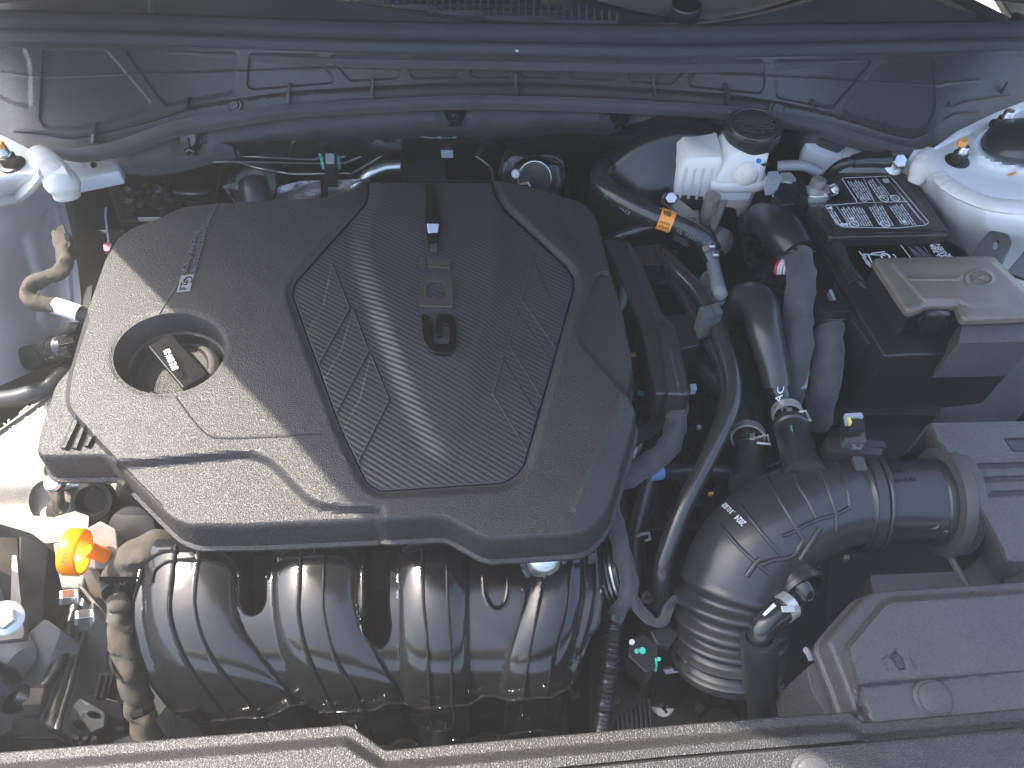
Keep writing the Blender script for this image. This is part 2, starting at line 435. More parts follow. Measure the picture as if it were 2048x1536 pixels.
def copy_thing(o, loc, label=None):
    c = o.copy(); S.collection.objects.link(c); c.location = loc; WL[c.name] = Vector(loc)
    if label: c['label'] = label
    for ch in o.children:
        d = ch.copy(); S.collection.objects.link(d); d.parent = c; WL[d.name] = Vector(loc)
        for g in ch.children: e = g.copy(); S.collection.objects.link(e); e.parent = d
    return c
def hexbolt(name, label, c, axis, r, m='zinc', parent=None, group=None, cat='bolt', stud=None, washer=True, hgt=None):
    """hexagon head on a washer; stud = (radius, length, material)"""
    h = hgt or r * 1.1
    if parent is None: t = thing(name, label, cat, c, group)
    else: t = parent
    x, y, z = frame(axis)
    if parent is None and washer: lathe('washer', c, axis, [(r * 1.5, 0), (r * 1.5, r * .18), (r * 1.3, r * .3), (r * .5, r * .32)], m, t, 24)
    v, f = g_lathe(Vector(c) + z * (r * .25), axis, [(r, 0), (r, h * .85), (r * .85, h), (r * .5, h)], 6)
    o = mk('hex_head' if parent is None else name, v, f, m, t, sharp=20, bevel=r * .06)
    if stud: lathe('stud', Vector(c) + z * h, axis, [(stud[0], 0), (stud[0], stud[1] * .3)] + [(stud[0] * (1.0 if i % 2 else .9), stud[1] * (.3 + .5 * i / 8)) for i in range(9)] + [(stud[0] * .8, stud[1] * .85)], stud[2], t, 14)
    return t if parent is None else o
# ================================================================== ground, bonnet, body shell
g = mk('ground', [(-6, -6, -.85), (6, -6, -.85), (6, 6, -.85), (-6, 6, -.85)], [(0, 1, 2, 3)], 'concrete', smooth=False)
g['kind'] = 'structure'
hood = thing('hood', 'white open bonnet raised above the engine bay with a black lining', 'bonnet', (0, 1.12, .14))
HE = [(-.80, 1.25, .10), (-.78, 1.0, .165), (-.757, .875, .23), (-.723, .775, .42), (-.717, .715, .57), (-.70, .62, .78), (-.685, .55, .92), (-.63, .495, 1.05), (-.45, .41, 1.13), (-.24, .345, 1.17), (-.03, .32, 1.18)]
def hood_sheet(inset, off):
    e = arc3([Vector(p) for p in HE], 4); vs = []; fs = []; nu = 17
    for i, p in enumerate(e):
        for j in range(nu):
            u = -1 + 2 * j / (nu - 1); x = -p.x * u * inset
            vs.append((x, p.y - off * .75 + .05 * (1 - u * u) * min(1, i / 8), p.z - off * .66 + .03 * (1 - u * u) * min(1, i / 8)))
    for i in range(len(e) - 1):
        for j in range(nu - 1): a = i * nu + j; fs.append((a, a + 1, a + nu + 1, a + nu))
    return vs, fs
mk('outer_panel', *hood_sheet(1, 0), 'white_paint', hood, solid=.004)
v, f = hood_sheet(.9, .03); mk('lining', v, f[16 * 2:-16 * 4], 'hood_liner', hood, solid=.006)
body = thing('car_body', 'white car body shell around the open engine bay', 'car body', (0, .6, -.5))
# dark filler closing the bay, so gaps between parts read as deep shade
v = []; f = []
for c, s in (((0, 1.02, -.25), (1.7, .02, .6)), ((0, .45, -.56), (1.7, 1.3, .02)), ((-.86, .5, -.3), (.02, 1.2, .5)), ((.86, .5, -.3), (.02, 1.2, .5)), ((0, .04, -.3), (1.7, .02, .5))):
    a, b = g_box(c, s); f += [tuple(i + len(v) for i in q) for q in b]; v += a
mk('bay_dark_filler', v, f, 'dark_void', body, smooth=False)
# firewall panel with a couple of pressed beads
relief('firewall', [(150, 290), (1700, 262), (1700, 560), (150, 560)], lambda p: .02 - .0012 * (p[:, 1] - 280), [
    Ridge([(935, 262), (1010, 300), (1010, 420)], .006, 6), Ridge([(1010, 300), (1130, 330), (1133, 420)], .008, 6),
    Ridge([(1020, 277), (1125, 310), (1140, 330), (1130, 440)], .006, 5), Ridge([(470, 300), (480, 360)], .004, 5),
    Step(rnd([(1015, 330), (1060, 312), (1120, 318), (1128, 380), (1040, 395)], 14), .012, 6),
    Ridge([(590, 270), (575, 330), (540, 370)], .004, 5)], 9, 'black_paint', body)
# left white rail, right white rail
relief('cowl_rail', [(100, 296), (240, 262), (236, 342), (143, 361), (109, 314)], -.006, [Ridge([(120, 318), (150, 322), (165, 330)], .0008, 4), Step(rnd([(205, 315), (225, 310), (226, 322), (208, 325)], 4), .0008, 3)], 6, 'white_paint', body,
       holes=[[(187 + 7 * math.cos(a), 330 + 6 * math.sin(a)) for a in np.linspace(0, 6.28, 14)[:-1]]], skirt=[(0, 0), (.001, -.001), (.001, -.02)])
relief('cowl_rail', rnd([(1621, 240), (1609, 293), (1640, 308), (1683, 316), (1760, 352), (1880, 345), (1885, 280)], [2, 18, 8, 4, 4, 4, 4]), lambda p: .014 - .00035 * (p[:, 1] - 280), [
    Ridge([(1701, 268), (1683, 318)], -.002, 4), Ridge([(1703, 283), (1740, 290)], .001, 3)], 8, 'white_paint', body, skirt=[(0, 0), (.001, -.001), (.001, -.03)])
wing = thing('wing_shade_block', 'unseen white wing block added to shade the lower left of the engine bay', 'wing', (-.70, .1, -.3))  # unseen block, added close in to keep sun off the lower left parts
v, f = g_box((-.69, .11, -.10), (.20, .50, .30)); mk('panel', v, f, 'white_paint', wing, bevel=.03, bseg=5)
# right strut tower
def zt(p):
    x, y = p[:, 0], p[:, 1]
    edge = np.interp(x, [1800, 1869, 1890, 1917, 1972, 2048, 2120], [300, 345, 372, 392, 418, 432, 440])
    return .062 - .14 * sst((y - edge + 18) / 190.) - .012 * sst((1880 - x) / 60.)
tw = relief('strut_tower', [(1828, 300), (1868, 296), (1915, 262), (1990, 226), (2048, 203), (2110, 190), (2110, 600), (1990, 600), (1925, 540), (1880, 470), (1835, 400), (1800, 345)], zt, [
    Fn(lambda p: .012 * np.exp(-((np.hypot((p[:, 0] - 2065) / 114, (p[:, 1] - 288) / 46) - 1) / .14) ** 2)),
    Fn(lambda p: -.006 * sst(1.1 - np.hypot((p[:, 0] - 2065) / 165, (p[:, 1] - 300) / 92))),
    Ridge([(1870, 300), (1960, 258), (2040, 225)], -.003, 6)], 7, 'white_paint', body)
def seal(pts, w, flat=.35, per=.009, amp=.0005):
    return tube('seam_sealant', pts, w, 'sealant', body, n=10, seg=14, flat=flat, rfn=rip_fn(per, amp))
def on(o, pts, off=0): return [onto(o, a, b, off)[0] for a, b in pts]
seal(on(tw, [(1880, 345), (1890, 362), (1917, 379), (1945, 392), (1975, 403), (2010, 409), (2070, 414)], -.002), [.010, .013, .013, .0125, .012, .012, .012])
seal(T([(1862, 301, .052), (1850, 322, .05), (1840, 345, .042), (1828, 366, .03)]), [.008, .013, .014, .008], .6)
mk('paint_mark', [onto(tw, *q, .0006)[0] for q in ((2013, 350), (2030, 341), (2034, 347), (2020, 353))], [(0, 1, 2, 3)], 'orange_tip', body, smooth=False)
c = P(2058, 287, .070); rr = (P(1963, 287, .070) - c).length
lathe('tower_cap', c, (-.06, .42, 1), [(rr * .99, -.004), (rr * .97, .004), (rr * .8, .014), (rr * .5, .024), (rr * .2, .028), (rr * .02, .028)], 'satin_plastic', body, 48)
for k, (bx, by, sx, sy, o) in enumerate(((1914, 322, 1924, 287, 'right'), (2003, 252, 2010, 232, 'back'))):
    hexbolt('strut_nut', 'dark flange nut with orange tipped stud on the right white strut tower' if k == 0 else 'dark flange nut with plain silver stud behind the black tower dome', onto(tw, bx, by)[0] - Vector((0, 0, .001)), (0, 0, 1), .0095, 'black_metal', stud=(.0062, .014, 'zinc'), group='nuts on the strut towers', cat='nut')
# left strut tower and wing side
def zl(p):
    x, y = p[:, 0], p[:, 1]; k = sst((y - 345) / 70.)
    return .055 - k * (.03 + .135 * sst((x + 70) / 215.)) - .015 * sst((y - 560) / 200.)
tl = relief('strut_tower', [(-40, 250), (0, 268), (68, 303), (112, 305), (143, 361), (152, 385), (128, 400), (140, 450), (155, 530), (163, 600), (150, 690), (60, 745), (-40, 790)], zl, [
    Ridge([(70, 480), (90, 560), (95, 640)], .008, 22), Ridge([(112, 415), (135, 500), (140, 600)], .006, 8), Step(rnd([(88, 430), (125, 420), (140, 520), (110, 560)], 14), -.008, 14)], 8, 'white_paint', body)
seal(T([(70, 303, .06), (92, 325, .055), (112, 350, .045), (128, 372, .035), (136, 396, .02)]), [.012, .017, .018, .02, .014], .7, .011, .0005)
seal(on(tl, [(92, 338), (70, 365), (40, 388), (5, 398), (-30, 405)], .0), [.014, .018, .017, .016, .016], .45, .011, .0005)
hexbolt('strut_nut', 'dark flange nut with orange tipped stud on the sunlit left strut tower', onto(tl, 24, 330)[0], (0, 0, 1), .0105, 'black_metal', stud=(.0066, .018, 'zinc'), group='nuts on the strut towers', cat='nut')
for (bx, by, dz) in ((1924, 288, 0), (14, 291, 0)):
    pass
lathe('stud_tip', P(1925.5, 284, .0855), (0, 0, 1), [(.0056, -.004), (.0058, .001), (.0045, .003)], 'orange_tip', bpy.data.objects['strut_nut'], 14)
lathe('stud_tip', onto(tl, 24, 330)[0] + Vector((0, 0, .0285)), (0, 0, 1), [(.006, -.004), (.0062, .001), (.0048, .003)], 'orange_tip', bpy.data.objects['strut_nut.002'], 14)
# black bracket with a slot on the right, and the dark one at the frame edge
br = thing('bracket', 'black sheet bracket with an oval slot on the right white wing side', 'bracket', P(1975, 515, .0))
poly = rnd([(1930, 525), (1972, 470), (1987, 458), (2018, 470), (2024, 486), (2006, 525)], [3, 10, 10, 10, 10, 3])
hole = [(1992 + 6 * math.cos(a) + 3 * math.sin(a), 490 - 10 * math.sin(a)) for a in np.linspace(0, 6.28, 15)[:-1]]
relief('plate', poly, .03, [], 5, 'satin_plastic', br, holes=[hole], skirt=[(0, 0), (.0006, -.0006), (.0006, -.004)], holeskirt=[(0, 0), (0, -.003)])
mk('stay', *g_slab([(2060, 488), (2012, 545), (2060, 560)], .028, .004), 'satin_plastic', br, bevel=.001)
# ================================================================== cowl, seals, foam
XT = [(-60, 82), (0, 85), (350, 93), (700, 106), (1022, 111), (1348, 117), (1700, 110), (2048, 101), (2110, 99)]
XB = [(-60, 232), (0, 266), (40, 290), (85, 299), (154, 297), (239, 280), (342, 244), (444, 226), (581, 210), (700, 202), (885, 193), (1022, 192), (1193, 197), (1380, 207), (1519, 219), (1621, 236), (1724, 270), (1809, 294), (1861, 297), (1882, 292), (1987, 229), (2048, 205), (2110, 180)]
def smooth_curve(q, n=4): return [(v.x, v.y) for v in arc3([Vector((a, b)) for a, b in q], n)]
xt, xb = smooth_curve(XT), smooth_curve(XB)
fx = lambda c: (np.array([a for a, b in c]), np.array([b for a, b in c]))
xtx, xty = fx(xt); xbx, xby = fx(xb)
ZC0, ZC1 = .098, .042
def zcowl(p):
    t = np.interp(p[:, 0], xtx, xty); b = np.interp(p[:, 0], xbx, xby)
    return ZC0 + (ZC1 - ZC0) * np.clip((p[:, 1] - t) / (b - t), -.2, 1.2)
cowl = thing('cowl_panel', 'black moulded cowl panel with recessed pockets and ribs across the back', 'panel', (0, .93, .03))
WIN = [[(-50, 92), (50, 98), (60, 130), (62, 215), (22, 205), (-50, 165)],
    [(86, 99), (212, 99), (302, 205), (297, 218), (200, 250), (150, 256), (92, 256), (79, 240)], [(251, 103), (475, 106), (468, 185), (335, 210), (325, 204)],
    [(500, 107), (635, 110), (668, 160), (663, 166), (506, 179), (494, 172)], [(657, 112), (803, 112), (797, 157), (700, 162)],
    [(820, 113), (921, 116), (922, 147), (916, 155), (827, 157), (819, 147)], [(941, 116), (1022, 116), (1021, 148), (1017, 155), (948, 155), (941, 147)],
    [(1040, 117), (1121, 118), (1120, 148), (1114, 156), (1048, 155), (1041, 147)], [(1140, 119), (1237, 121), (1236, 152), (1228, 160), (1145, 157), (1139, 148)],
    [(1258, 122), (1386, 122), (1343, 169), (1261, 162), (1257, 155)], [(1401, 122), (1527, 121), (1529, 171), (1522, 187), (1382, 173), (1377, 164)],
    [(1549, 121), (1738, 119), (1738, 130), (1666, 214), (1656, 216), (1553, 195)], [(1762, 121), (1869, 119), (1870, 219), (1854, 253), (1840, 261), (1782, 258), (1686, 226), (1685, 215)]]
LED = smooth_curve([(30, 262), (79, 266), (137, 275), (191, 268), (290, 245), (376, 219), (470, 201), (581, 186), (700, 178), (860, 169), (1022, 167), (1180, 172), (1348, 183), (1450, 191), (1540, 203), (1621, 219), (1700, 241), (1768, 263), (1826, 274), (1854, 263)])
PAR = smooth_curve([(-40, 140), (0, 143), (85, 154), (239, 149), (478, 142), (700, 133), (1022, 131), (1348, 140), (1690, 160), (1861, 170), (1895, 166), (1960, 160)])
nrm = Vector((0, -.80, .60))
panel = relief('panel', xt + xb[::-1], zcowl, [Step(rnd(w, 9), -.0042, 5) for w in WIN] + [Ridge(LED, .0030, 3.2), Ridge(PAR, .0012, 2.2),
    Fn(lambda p: -.004 * sst((p[:, 1] - np.interp(p[:, 0], [a for a, b in LED], [b for a, b in LED])) / 5) * sst((p[:, 0] - 20) / 60) * sst((1880 - p[:, 0]) / 60)),
    Ridge([(1905, 215), (1935, 203), (1985, 196), (2020, 190)], .002, 3), Ridge([(1890, 240), (1910, 228), (1960, 224)], .002, 3)], 5.5, 'panel_plastic', cowl, up=nrm)
for k, (x, y) in enumerate(((195, 262), (378, 213), (581, 184), (747, 172), (1031, 164), (1305, 170), (1450, 185), (1622, 217), (1768, 260))):
    a = onto(panel, x, y - 18, .001)[0]; b = onto(panel, x + (3 if x > 900 else -1), y + 25, .0)[0]; c = onto(panel, x, y + 6, .0)[0]
    o = nrm * .012; s = Vector((.0022, 0, 0)); q = [a - nrm * .004, a + o * .4, c + o, b + o * 1.1, b - nrm * .004]
    mk('rib', [p - s for p in q] + [p + s for p in q], [(0, 1, 2, 3, 4), (9, 8, 7, 6, 5)] + [(i, i + 5, (i + 1) % 5 + 5, (i + 1) % 5) for i in range(5)], 'panel_plastic', cowl, bevel=.0007)
for x, y in ((470, 209), (1552, 216)):
    p, n = onto(panel, x, y)
    lathe('plug', p, nrm, [(.0105, -.002), (.0105, .002), (.009, .0035), (.006, .0028), (.0055, .0045), (.001, .0045)], 'black_plastic', cowl, 24)
for x, y in ((1897, 210), (2003, 185), (1032, 113)):
    p = onto(panel, x, y)[0]; v, f = g_box(p, (.002, .004, .03 if x > 1900 else .008)); mk('locating_tab', v, f, 'panel_plastic', cowl, bevel=.0005)
# weather strip: rubber profile swept across
TOPW = smooth_curve([(-60, 27), (0, 30), (350, 40), (700, 51), (1022, 57), (1348, 60), (1700, 56), (2048, 52), (2110, 51)])
tx, ty = fx(TOPW)
prof = [(0, -.012), (.0, .0), (.05, .008), (.13, .013), (.24, .0125), (.35, .006), (.44, .0005), (.50, -.001), (.53, .002), (.58, .0045), (.66, .005), (.74, .003), (.80, -.0035), (.9, -.006), (1.0, -.007), (1.02, -.018)]
us = np.linspace(-60, 2110, 120); vs = []; fs = []
for u in us:
    a, b = np.interp(u, tx, ty), np.interp(u, xtx, xty)
    for t, h in prof: vs.append(P(u, a + (b - a + 2) * t, .099) + Vector((0, 0, h)))
n = len(prof)
for i in range(len(us) - 1):
    for j in range(n - 1): fs.append((i * n + j, (i + 1) * n + j, (i + 1) * n + j + 1, i * n + j + 1))
ws = mk('weather_strip', vs, fs, 'weather_rubber', sharp=70); tag(ws, 'long black rubber weather strip running across the top of the cowl panel', 'weather strip')
mk('speck', *g_lathe(P(1034, 101, .098), (0, -.5, .8), [(.0026, 0), (.0022, .0012), (.0005, .0016)], 10), 'sealant', ws)
# plenum cover with the air grille
RIM = smooth_curve([(520, -60), (600, -28), (720, 5), (800, 16), (900, 29), (1000, 40), (1100, 47), (1230, 52), (1330, 48), (1420, 42), (1510, 27), (1600, 4), (1680, -22), (1760, -60)])
GR = RIM
plen = thing('plenum_cover', 'grey black windscreen plenum cover with a square mesh air grille', 'grille panel', (0, 1.1, .08))
WSE = smooth_curve([(1090, -60), (1152, -12), (1200, 6), (1270, 24), (1340, 37), (1400, 40), (1420, 41)])
deck = relief('deck', [(-60, -60), (1790, -60), (1835, -14), (1900, 12), (2006, 50), (2060, 70), (1700, 75), (1022, 75), (300, 60), (-60, 45)], .094, [
    Ridge(RIM, .010, 9), Step(GR, -.022, 8), Step(WSE + [(1520, 22), (1600, -2), (1690, -60)], .016, 6), Ridge([(295, -40), (302, 40)], .0025, 5)], 7, 'plenum_plastic', plen)
gz = .100
def rimy(x): return np.interp(x, [a for a, b in RIM], [b for a, b in RIM])
xs = [735 + 15.1 * k for k in range(34)]
for k, x in enumerate(xs):
    y1 = rimy(x) - 3; y0 = -40 if x < 1085 else np.interp(x, [1085, 1160, 1290], [-14, 18, 46])
    if y1 - y0 < 4: continue
    a, b = P(x, y0, gz), P(x, y1, gz - .004); mid = (a + b) / 2; d = b - a
    v, f = g_box(mid, (.0032, d.length, .012), (Vector((1, 0, 0)), d.normalized(), Vector((0, 0, 1)))); mk('grille_bar', v, f, 'grille_grey', plen, smooth=False)
for k, (y, xr) in enumerate(((-26, 1060), (-12, 1085), (2, 1085), (14, 1130), (26, 1165), (37, 1200), (46, 1232))):
    xl = max(700, float(np.interp(y, [b for a, b in RIM if a < 1230], [a for a, b in RIM if a < 1230])) + 6)
    v, f = g_box((P(xl, y, gz - .003) + P(xr, y, gz - .003)) / 2, ((P(xr, y, gz) - P(xl, y, gz)).length, .0028, .008)); mk('grille_bar', v, f, 'grille_grey', plen, smooth=False)
for x, y in ((985, 6), (1003, 6), (985, 19), (1003, 19), (986, 31), (1006, 31), (1017, 31)):
    v, f = g_box(P(x, y, .088), (.008, .007, .004)); mk('mesh_patch', v, f, 'grey_clip', plen, bevel=.0005)
c = P(1372, 14, .112)
lathe('pivot_cap', c, (0, -.1, 1), [(.021, -.012), (.021, .002), (.0195, .005), (.0165, .0055), (.016, .004), (.004, .0035), (.0035, .001), (.0005, .001)], 'satin_plastic', plen, 40)
# right corner: wing edge and bonnet hinge arm
hg = thing('hinge_arm', 'dark bonnet hinge arm at the upper right corner', 'hinge', P(2010, 30, .07))
mk('arm', *g_slab([(1868, -20), (1905, -25), (2035, 40), (2060, 62), (2008, 54)], .098, .02), 'panel_plastic', hg, bevel=.003)
mk('arm_plate', *g_slab(rnd([(1985, -30), (2100, -30), (2100, 66), (2040, 60)], 10), .085, .012), 'grey_plastic', hg, bevel=.003)
lathe('hinge_bolt', P(2046, 38, .10), (0, 0, 1), [(.016, -.01), (.016, .002), (.012, .004), (.001, .004)], 'black_metal', hg, 24)
# foam roll
LIPB = smooth_curve([(85, 300), (150, 314), (239, 300), (342, 264), (444, 245), (581, 225), (700, 217), (885, 208), (1022, 208), (1193, 213), (1380, 222), (1519, 235), (1621, 255), (1724, 288), (1809, 312), (1861, 308), (1882, 296)])
xl_ = [a for a, b in LIPB]; yl_ = [b for a, b in LIPB]
def liptop(x): return np.interp(x, xbx, xby)
vs = []; fs = []; us = np.linspace(85, 1880, 130); pr = [(-.15, -.006), (0, .0), (.12, .003), (.5, .0045), (.9, .003), (1, -.002), (1.0, -.014)]
for u in us:
    a, b = liptop(u), np.interp(u, xl_, yl_)
    for t, h in pr: vs.append(P(u, a + (b - a) * t, .041) + Vector((0, -.5 * h, h)))
n = len(pr)
for i in range(len(us) - 1):
    for j in range(n - 1): fs.append((i * n + j, (i + 1) * n + j, (i + 1) * n + j + 1, i * n + j + 1))
mk('lip_foam', vs, fs, 'foam', cowl, sharp=0)
pad = thing('insulation_pad', 'dark felt insulation roll hanging under the cowl panel', 'insulation', (0, .88, -.02))
def fb(x): return np.interp(x, [228, 236, 250, 294, 342, 444, 564, 700, 885, 1039, 1124, 1240, 1329, 1380, 1480, 1560, 1600, 1640, 1680, 1700], [312, 335, 348, 352, 349, 323, 301, 287, 273, 277, 268, 272, 279, 273, 274, 280, 296, 318, 326, 322])
OUT = [(x, float(np.interp(x, xl_, yl_)) - 14) for x in np.linspace(238, 1690, 60)] + [(x, float(fb(x))) for x in np.linspace(1690, 250, 70)] + [(236, 337), (230, 316)]
def zpad(p):
    a = np.interp(p[:, 0], xl_, yl_); b = fb(p[:, 0]); t = np.clip((p[:, 1] - a) / np.maximum(8, b - a), 0, 1)
    e = sst((p[:, 0] - 226) / 40) * sst((1700 - p[:, 0]) / 30)
    return .022 - .045 * t + .014 * np.sin(math.pi * np.clip(t, 0, 1)) * e
CL = [(382, 280), (911, 222), (1240, 226)]
padm = relief('felt', OUT, zpad, [Step(rnd([(x - 38, y - 35), (x + 38, y - 35), (x + 36, y + 20), (x + 20, y + 32), (x - 20, y + 32), (x - 36, y + 20)], 12), -.006, 14) for x, y in CL], 7, 'foam', pad, up=(0, -.7, .7), sharp=0)
for k, (x, y) in enumerate(CL):
    p, n_ = onto(padm, x, y + 4, .001); ax = Vector((0, -.72, .69))
    t = thing('push_clip', ('black push clip at the left end of the felt insulation roll', 'black push clip in the middle of the felt insulation roll', 'black push clip right of centre on the felt insulation roll')[k], 'clip', p, 'push clips along the insulation roll')
    lathe('collar', p, ax, [(.014, -.004), (.0145, .001), (.013, .003), (.009, .001), (.004, 0)], 'gloss_plastic', t, 24)
    q = p + Vector((0, -.004, -.004))
    mk('stem', *g_tube([q + ax * .001 + Vector((.001, 0, .012)), q + ax * .008 + Vector((.002, 0, .004)), q + ax * .010 + Vector((.0, 0, -.008))], .0017, 8), 'gloss_plastic', t)
    for s in (-1, 1): mk('prong', *g_tube([q + ax * .009 + Vector((0, 0, -.006)), q + ax * .010 + Vector((s * .005, 0, -.009)), q + ax * .008 + Vector((s * .0055, 0, -.015))], [.003, .0034, .0026], 8), 'gloss_plastic', t)
# ================================================================== engine cover
cov = thing('engine_cover', 'large black grained engine cover with a carbon twill panel and raised letters', 'engine cover', P(680, 700, -.05))
OUTL = [(212, 520), (236, 478), (267, 455), (321, 437), (362, 415), (437, 407), (649, 396), (700, 380), (738, 368), (760, 362), (860, 359), (984, 360), (1060, 374), (1130, 395), (1163, 405), (1188, 430), (1213, 530),
        (1240, 620), (1258, 712), (1259, 730), (1249, 786), (1266, 818), (1262, 845), (1234, 940), (1212, 1012), (1188, 1043), (1165, 1061), (974, 1073), (892, 1027), (680, 1037), (500, 1045), (380, 1046), (348, 1034), (322, 1010), (246, 934), (230, 915), (206, 906), (86, 908), (77, 900), (84, 860), (113, 770), (143, 736), (171, 637)]
OUTL = rnd(OUTL, [6, 10, 10, 6, 10, 10, 10, 8, 4, 4, 10, 6, 10, 10, 14, 14, 8, 10, 6, 6, 4, 8, 6, 10, 14, 14, 16, 16, 22, 10, 10, 12, 12, 10, 10, 8, 8, 12, 10, 10, 14, 14, 10])
PAN = rnd([(738, 364), (738, 385), (733, 408), (660, 490), (592, 566), (585, 588), (680, 852), (734, 965), (760, 982), (1008, 965), (1034, 948), (1048, 930), (1146, 580), (1147, 560), (1132, 535), (1011, 424), (989, 392), (984, 364)], [2, 10, 14, 4, 14, 14, 4, 16, 12, 12, 12, 8, 12, 12, 14, 6, 10, 2])
OCX, OCY = 338, 707
def ell(cx, cy, a, b, th, n=40): return [(cx + a * math.cos(t) * math.cos(th) - b * math.sin(t) * math.sin(th), cy + a * math.cos(t) * math.sin(th) + b * math.sin(t) * math.cos(th)) for t in np.linspace(0, 2 * math.pi, n + 1)[:-1]]
HOLE = ell(OCX, OCY, 113, 80, -.18, 48)
RID = smooth_curve([(175, 640), (150, 715), (138, 765), (136, 805), (148, 830), (195, 882), (246, 936), (322, 1012)], 3)
RID_P = RID + [(400, 1200), (1400, 1200), (1400, 300), (100, 300), (160, 560)]
RFAC = rnd([(1190, 548), (1164, 610), (1153, 655), (1158, 685), (1200, 730), (1249, 786), (1300, 760), (1300, 540)], [14, 6, 14, 14, 4, 2, 2, 2])
fz = lambda p: -.006 * sst((p[:, 1] - 700) / 420) - .004 * ((p[:, 0] - 680) / 600) ** 2
cover = relief('shell', OUTL, fz, [
    Step(RID_P, .011, 9),
    Step(offs(PAN, -11), -.005, 15), Step(offs(PAN, -1.5), -.011, 3),
    Step(smooth_curve([(100, 926), (253, 928), (350, 921), (440, 913), (500, 911), (545, 930), (590, 975), (640, 1012), (760, 1022)], 3) + [(760, 1200), (100, 1200)], -.011, 24),
    Step(RFAC, -.007, 9), Ridge([(1249, 790), (1205, 890), (1150, 1015)], .0018, 7),
    Fn(lambda p: -.010 * sst((p[:, 0] - (1249 - (p[:, 1] - 786) * .40)) / 60.) * sst((p[:, 1] - 786) / 60)),
    Ridge([(437, 405), (362, 560), (310, 640)], .0008, 2.2), Ridge(smooth_curve([(352, 795), (385, 840), (415, 870), (450, 877), (560, 873), (640, 870)], 3), .0009, 2.4),
    Step(ell(OCX, OCY, 118, 85, -.18, 40), -.0012, 7),
    Step([(1130, 378), (1110, 440), (1195, 560), (1240, 520), (1190, 400)], -.004, 30),
    ] + [Step(q, .0045, 4) for q in ([(150, 830), (128, 884), (120, 896), (131, 898), (156, 846)], [(165, 845), (150, 880), (144, 896), (154, 898), (172, 852)], [(180, 866), (172, 882), (166, 893), (176, 893), (188, 872)])],
    6, 'cover_plastic', cov, holes=[HOLE], skirt=[(0, 0), (.0012, -.0008), (.0026, -.003), (.004, -.007), (.007, -.036), (.0105, -.038), (.0105, -.0415), (.006, -.0415)],
    holeskirt=[(0, 0), (.001, -.002), (.004, -.027), (.007, -.0285), (.0075, -.055)], sharp=32)
# carbon panel
CPL = [(735, 400), (722, 450), (722, 520), (760, 640), (800, 750), (850, 870), (888, 905), (930, 850), (975, 690), (1008, 560), (1012, 480), (1000, 400), (990, 355), (735, 355)]
def chev(a, b, c, w): return [a, b, c, (c[0] - w, c[1]), (b[0] - w * .9, b[1] - 2), (a[0] - 3, a[1])]
CHL = [chev((666, 530), (700, 616), (628, 745), 60), chev((708, 622), (738, 702), (668, 835), 62), chev((744, 712), (779, 800), (716, 925), 66)]
CHR = [chev((1067, 508), (1043, 597), (1116, 702), -64), chev((1034, 618), (1018, 690), (1092, 808), -70), chev((1007, 712), (986, 788), (1060, 910), -70)]
carb = relief('carbon_panel', offs(PAN, 2.5), lambda p: fz(p) + .0052, [Fn(lambda p: Step(smooth_curve(CPL, 3), .0085, 50)(p) * (1 - .55 * sst((p[:, 1] - 640) / 240)))] + [Ridge(q[:3], .0015, 2.6) for q in CHL + CHR] + [Step(q, .0011, 3) for q in CHL + CHR] +
    [Fn(lambda p: -.002 * sst((450 - p[:, 1]) / 80))], 5.5, 'carbon_twill', cov, skirt=[(0, 0), (.0008, -.0006), (.0008, -.012)], sharp=25)
# letters G D i, reading up the panel
def pt(x, y, z=0): return onto(carb, x, y, z)[0]
def flat_letters(name, polys, m, th=.0042):
    mb = MB()
    for outer, inner in polys:
        pl = [onto(carb, x, y)[0] for x, y in outer]; zt_ = max(p.z for p in pl) + th
        N = len(outer); top = [P(x, y, zt_) for x, y in outer]; bot = [p - Vector((0, 0, th + .004)) for p in top]
        if not inner: mb.add(top + bot, [tuple(range(N))] + [(i, (i + 1) % N, N + (i + 1) % N, N + i) for i in range(N)])
        else:
            it = [P(x, y, zt_) for x, y in inner]; ib = [p - Vector((0, 0, th + .004)) for p in it]; M = len(inner)
            assert M == N
            mb.add(top + bot + it + ib, [(i, (i + 1) % N, 2 * N + (i + 1) % N, 2 * N + i) for i in range(N)] + [(i, (i + 1) % N, N + (i + 1) % N, N + i) for i in range(N)] + [(2 * N + i, 2 * N + (i + 1) % N, 3 * N + (i + 1) % N, 3 * N + i) for i in range(N)])
    return mb.build(name, m, cov, smooth=False, bevel=.0007)
flat_letters('letter', [([(843, 628), (851, 628), (858, 634), (864, 650), (866, 672), (866, 684), (874, 687), (896, 687), (899, 680), (899, 660), (896, 650), (889, 647), (884, 650), (884, 670), (877, 672), (871, 668), (872, 640), (874, 630), (879, 626), (897, 627), (906, 634), (911, 646), (913, 664), (912, 690), (906, 702), (897, 707), (868, 705), (857, 698), (848, 682), (844, 660)][::1], None)], 'letter_chrome_dark')
flat_letters('letter', [(rnd([(840, 612), (840, 566), (848, 552), (860, 546), (892, 546), (902, 552), (906, 566), (907, 614)], 4, 2), rnd([(853, 593), (853, 572), (856, 566), (862, 562), (884, 562), (889, 565), (891, 574), (892, 594)], 2, 2))], 'letter_chrome_lit')
flat_letters('letter', [([(840, 514), (851, 514), (852, 531), (841, 533)], None), ([(855, 514), (903, 520), (901, 536), (855, 533)], None)], 'letter_chrome_lit')
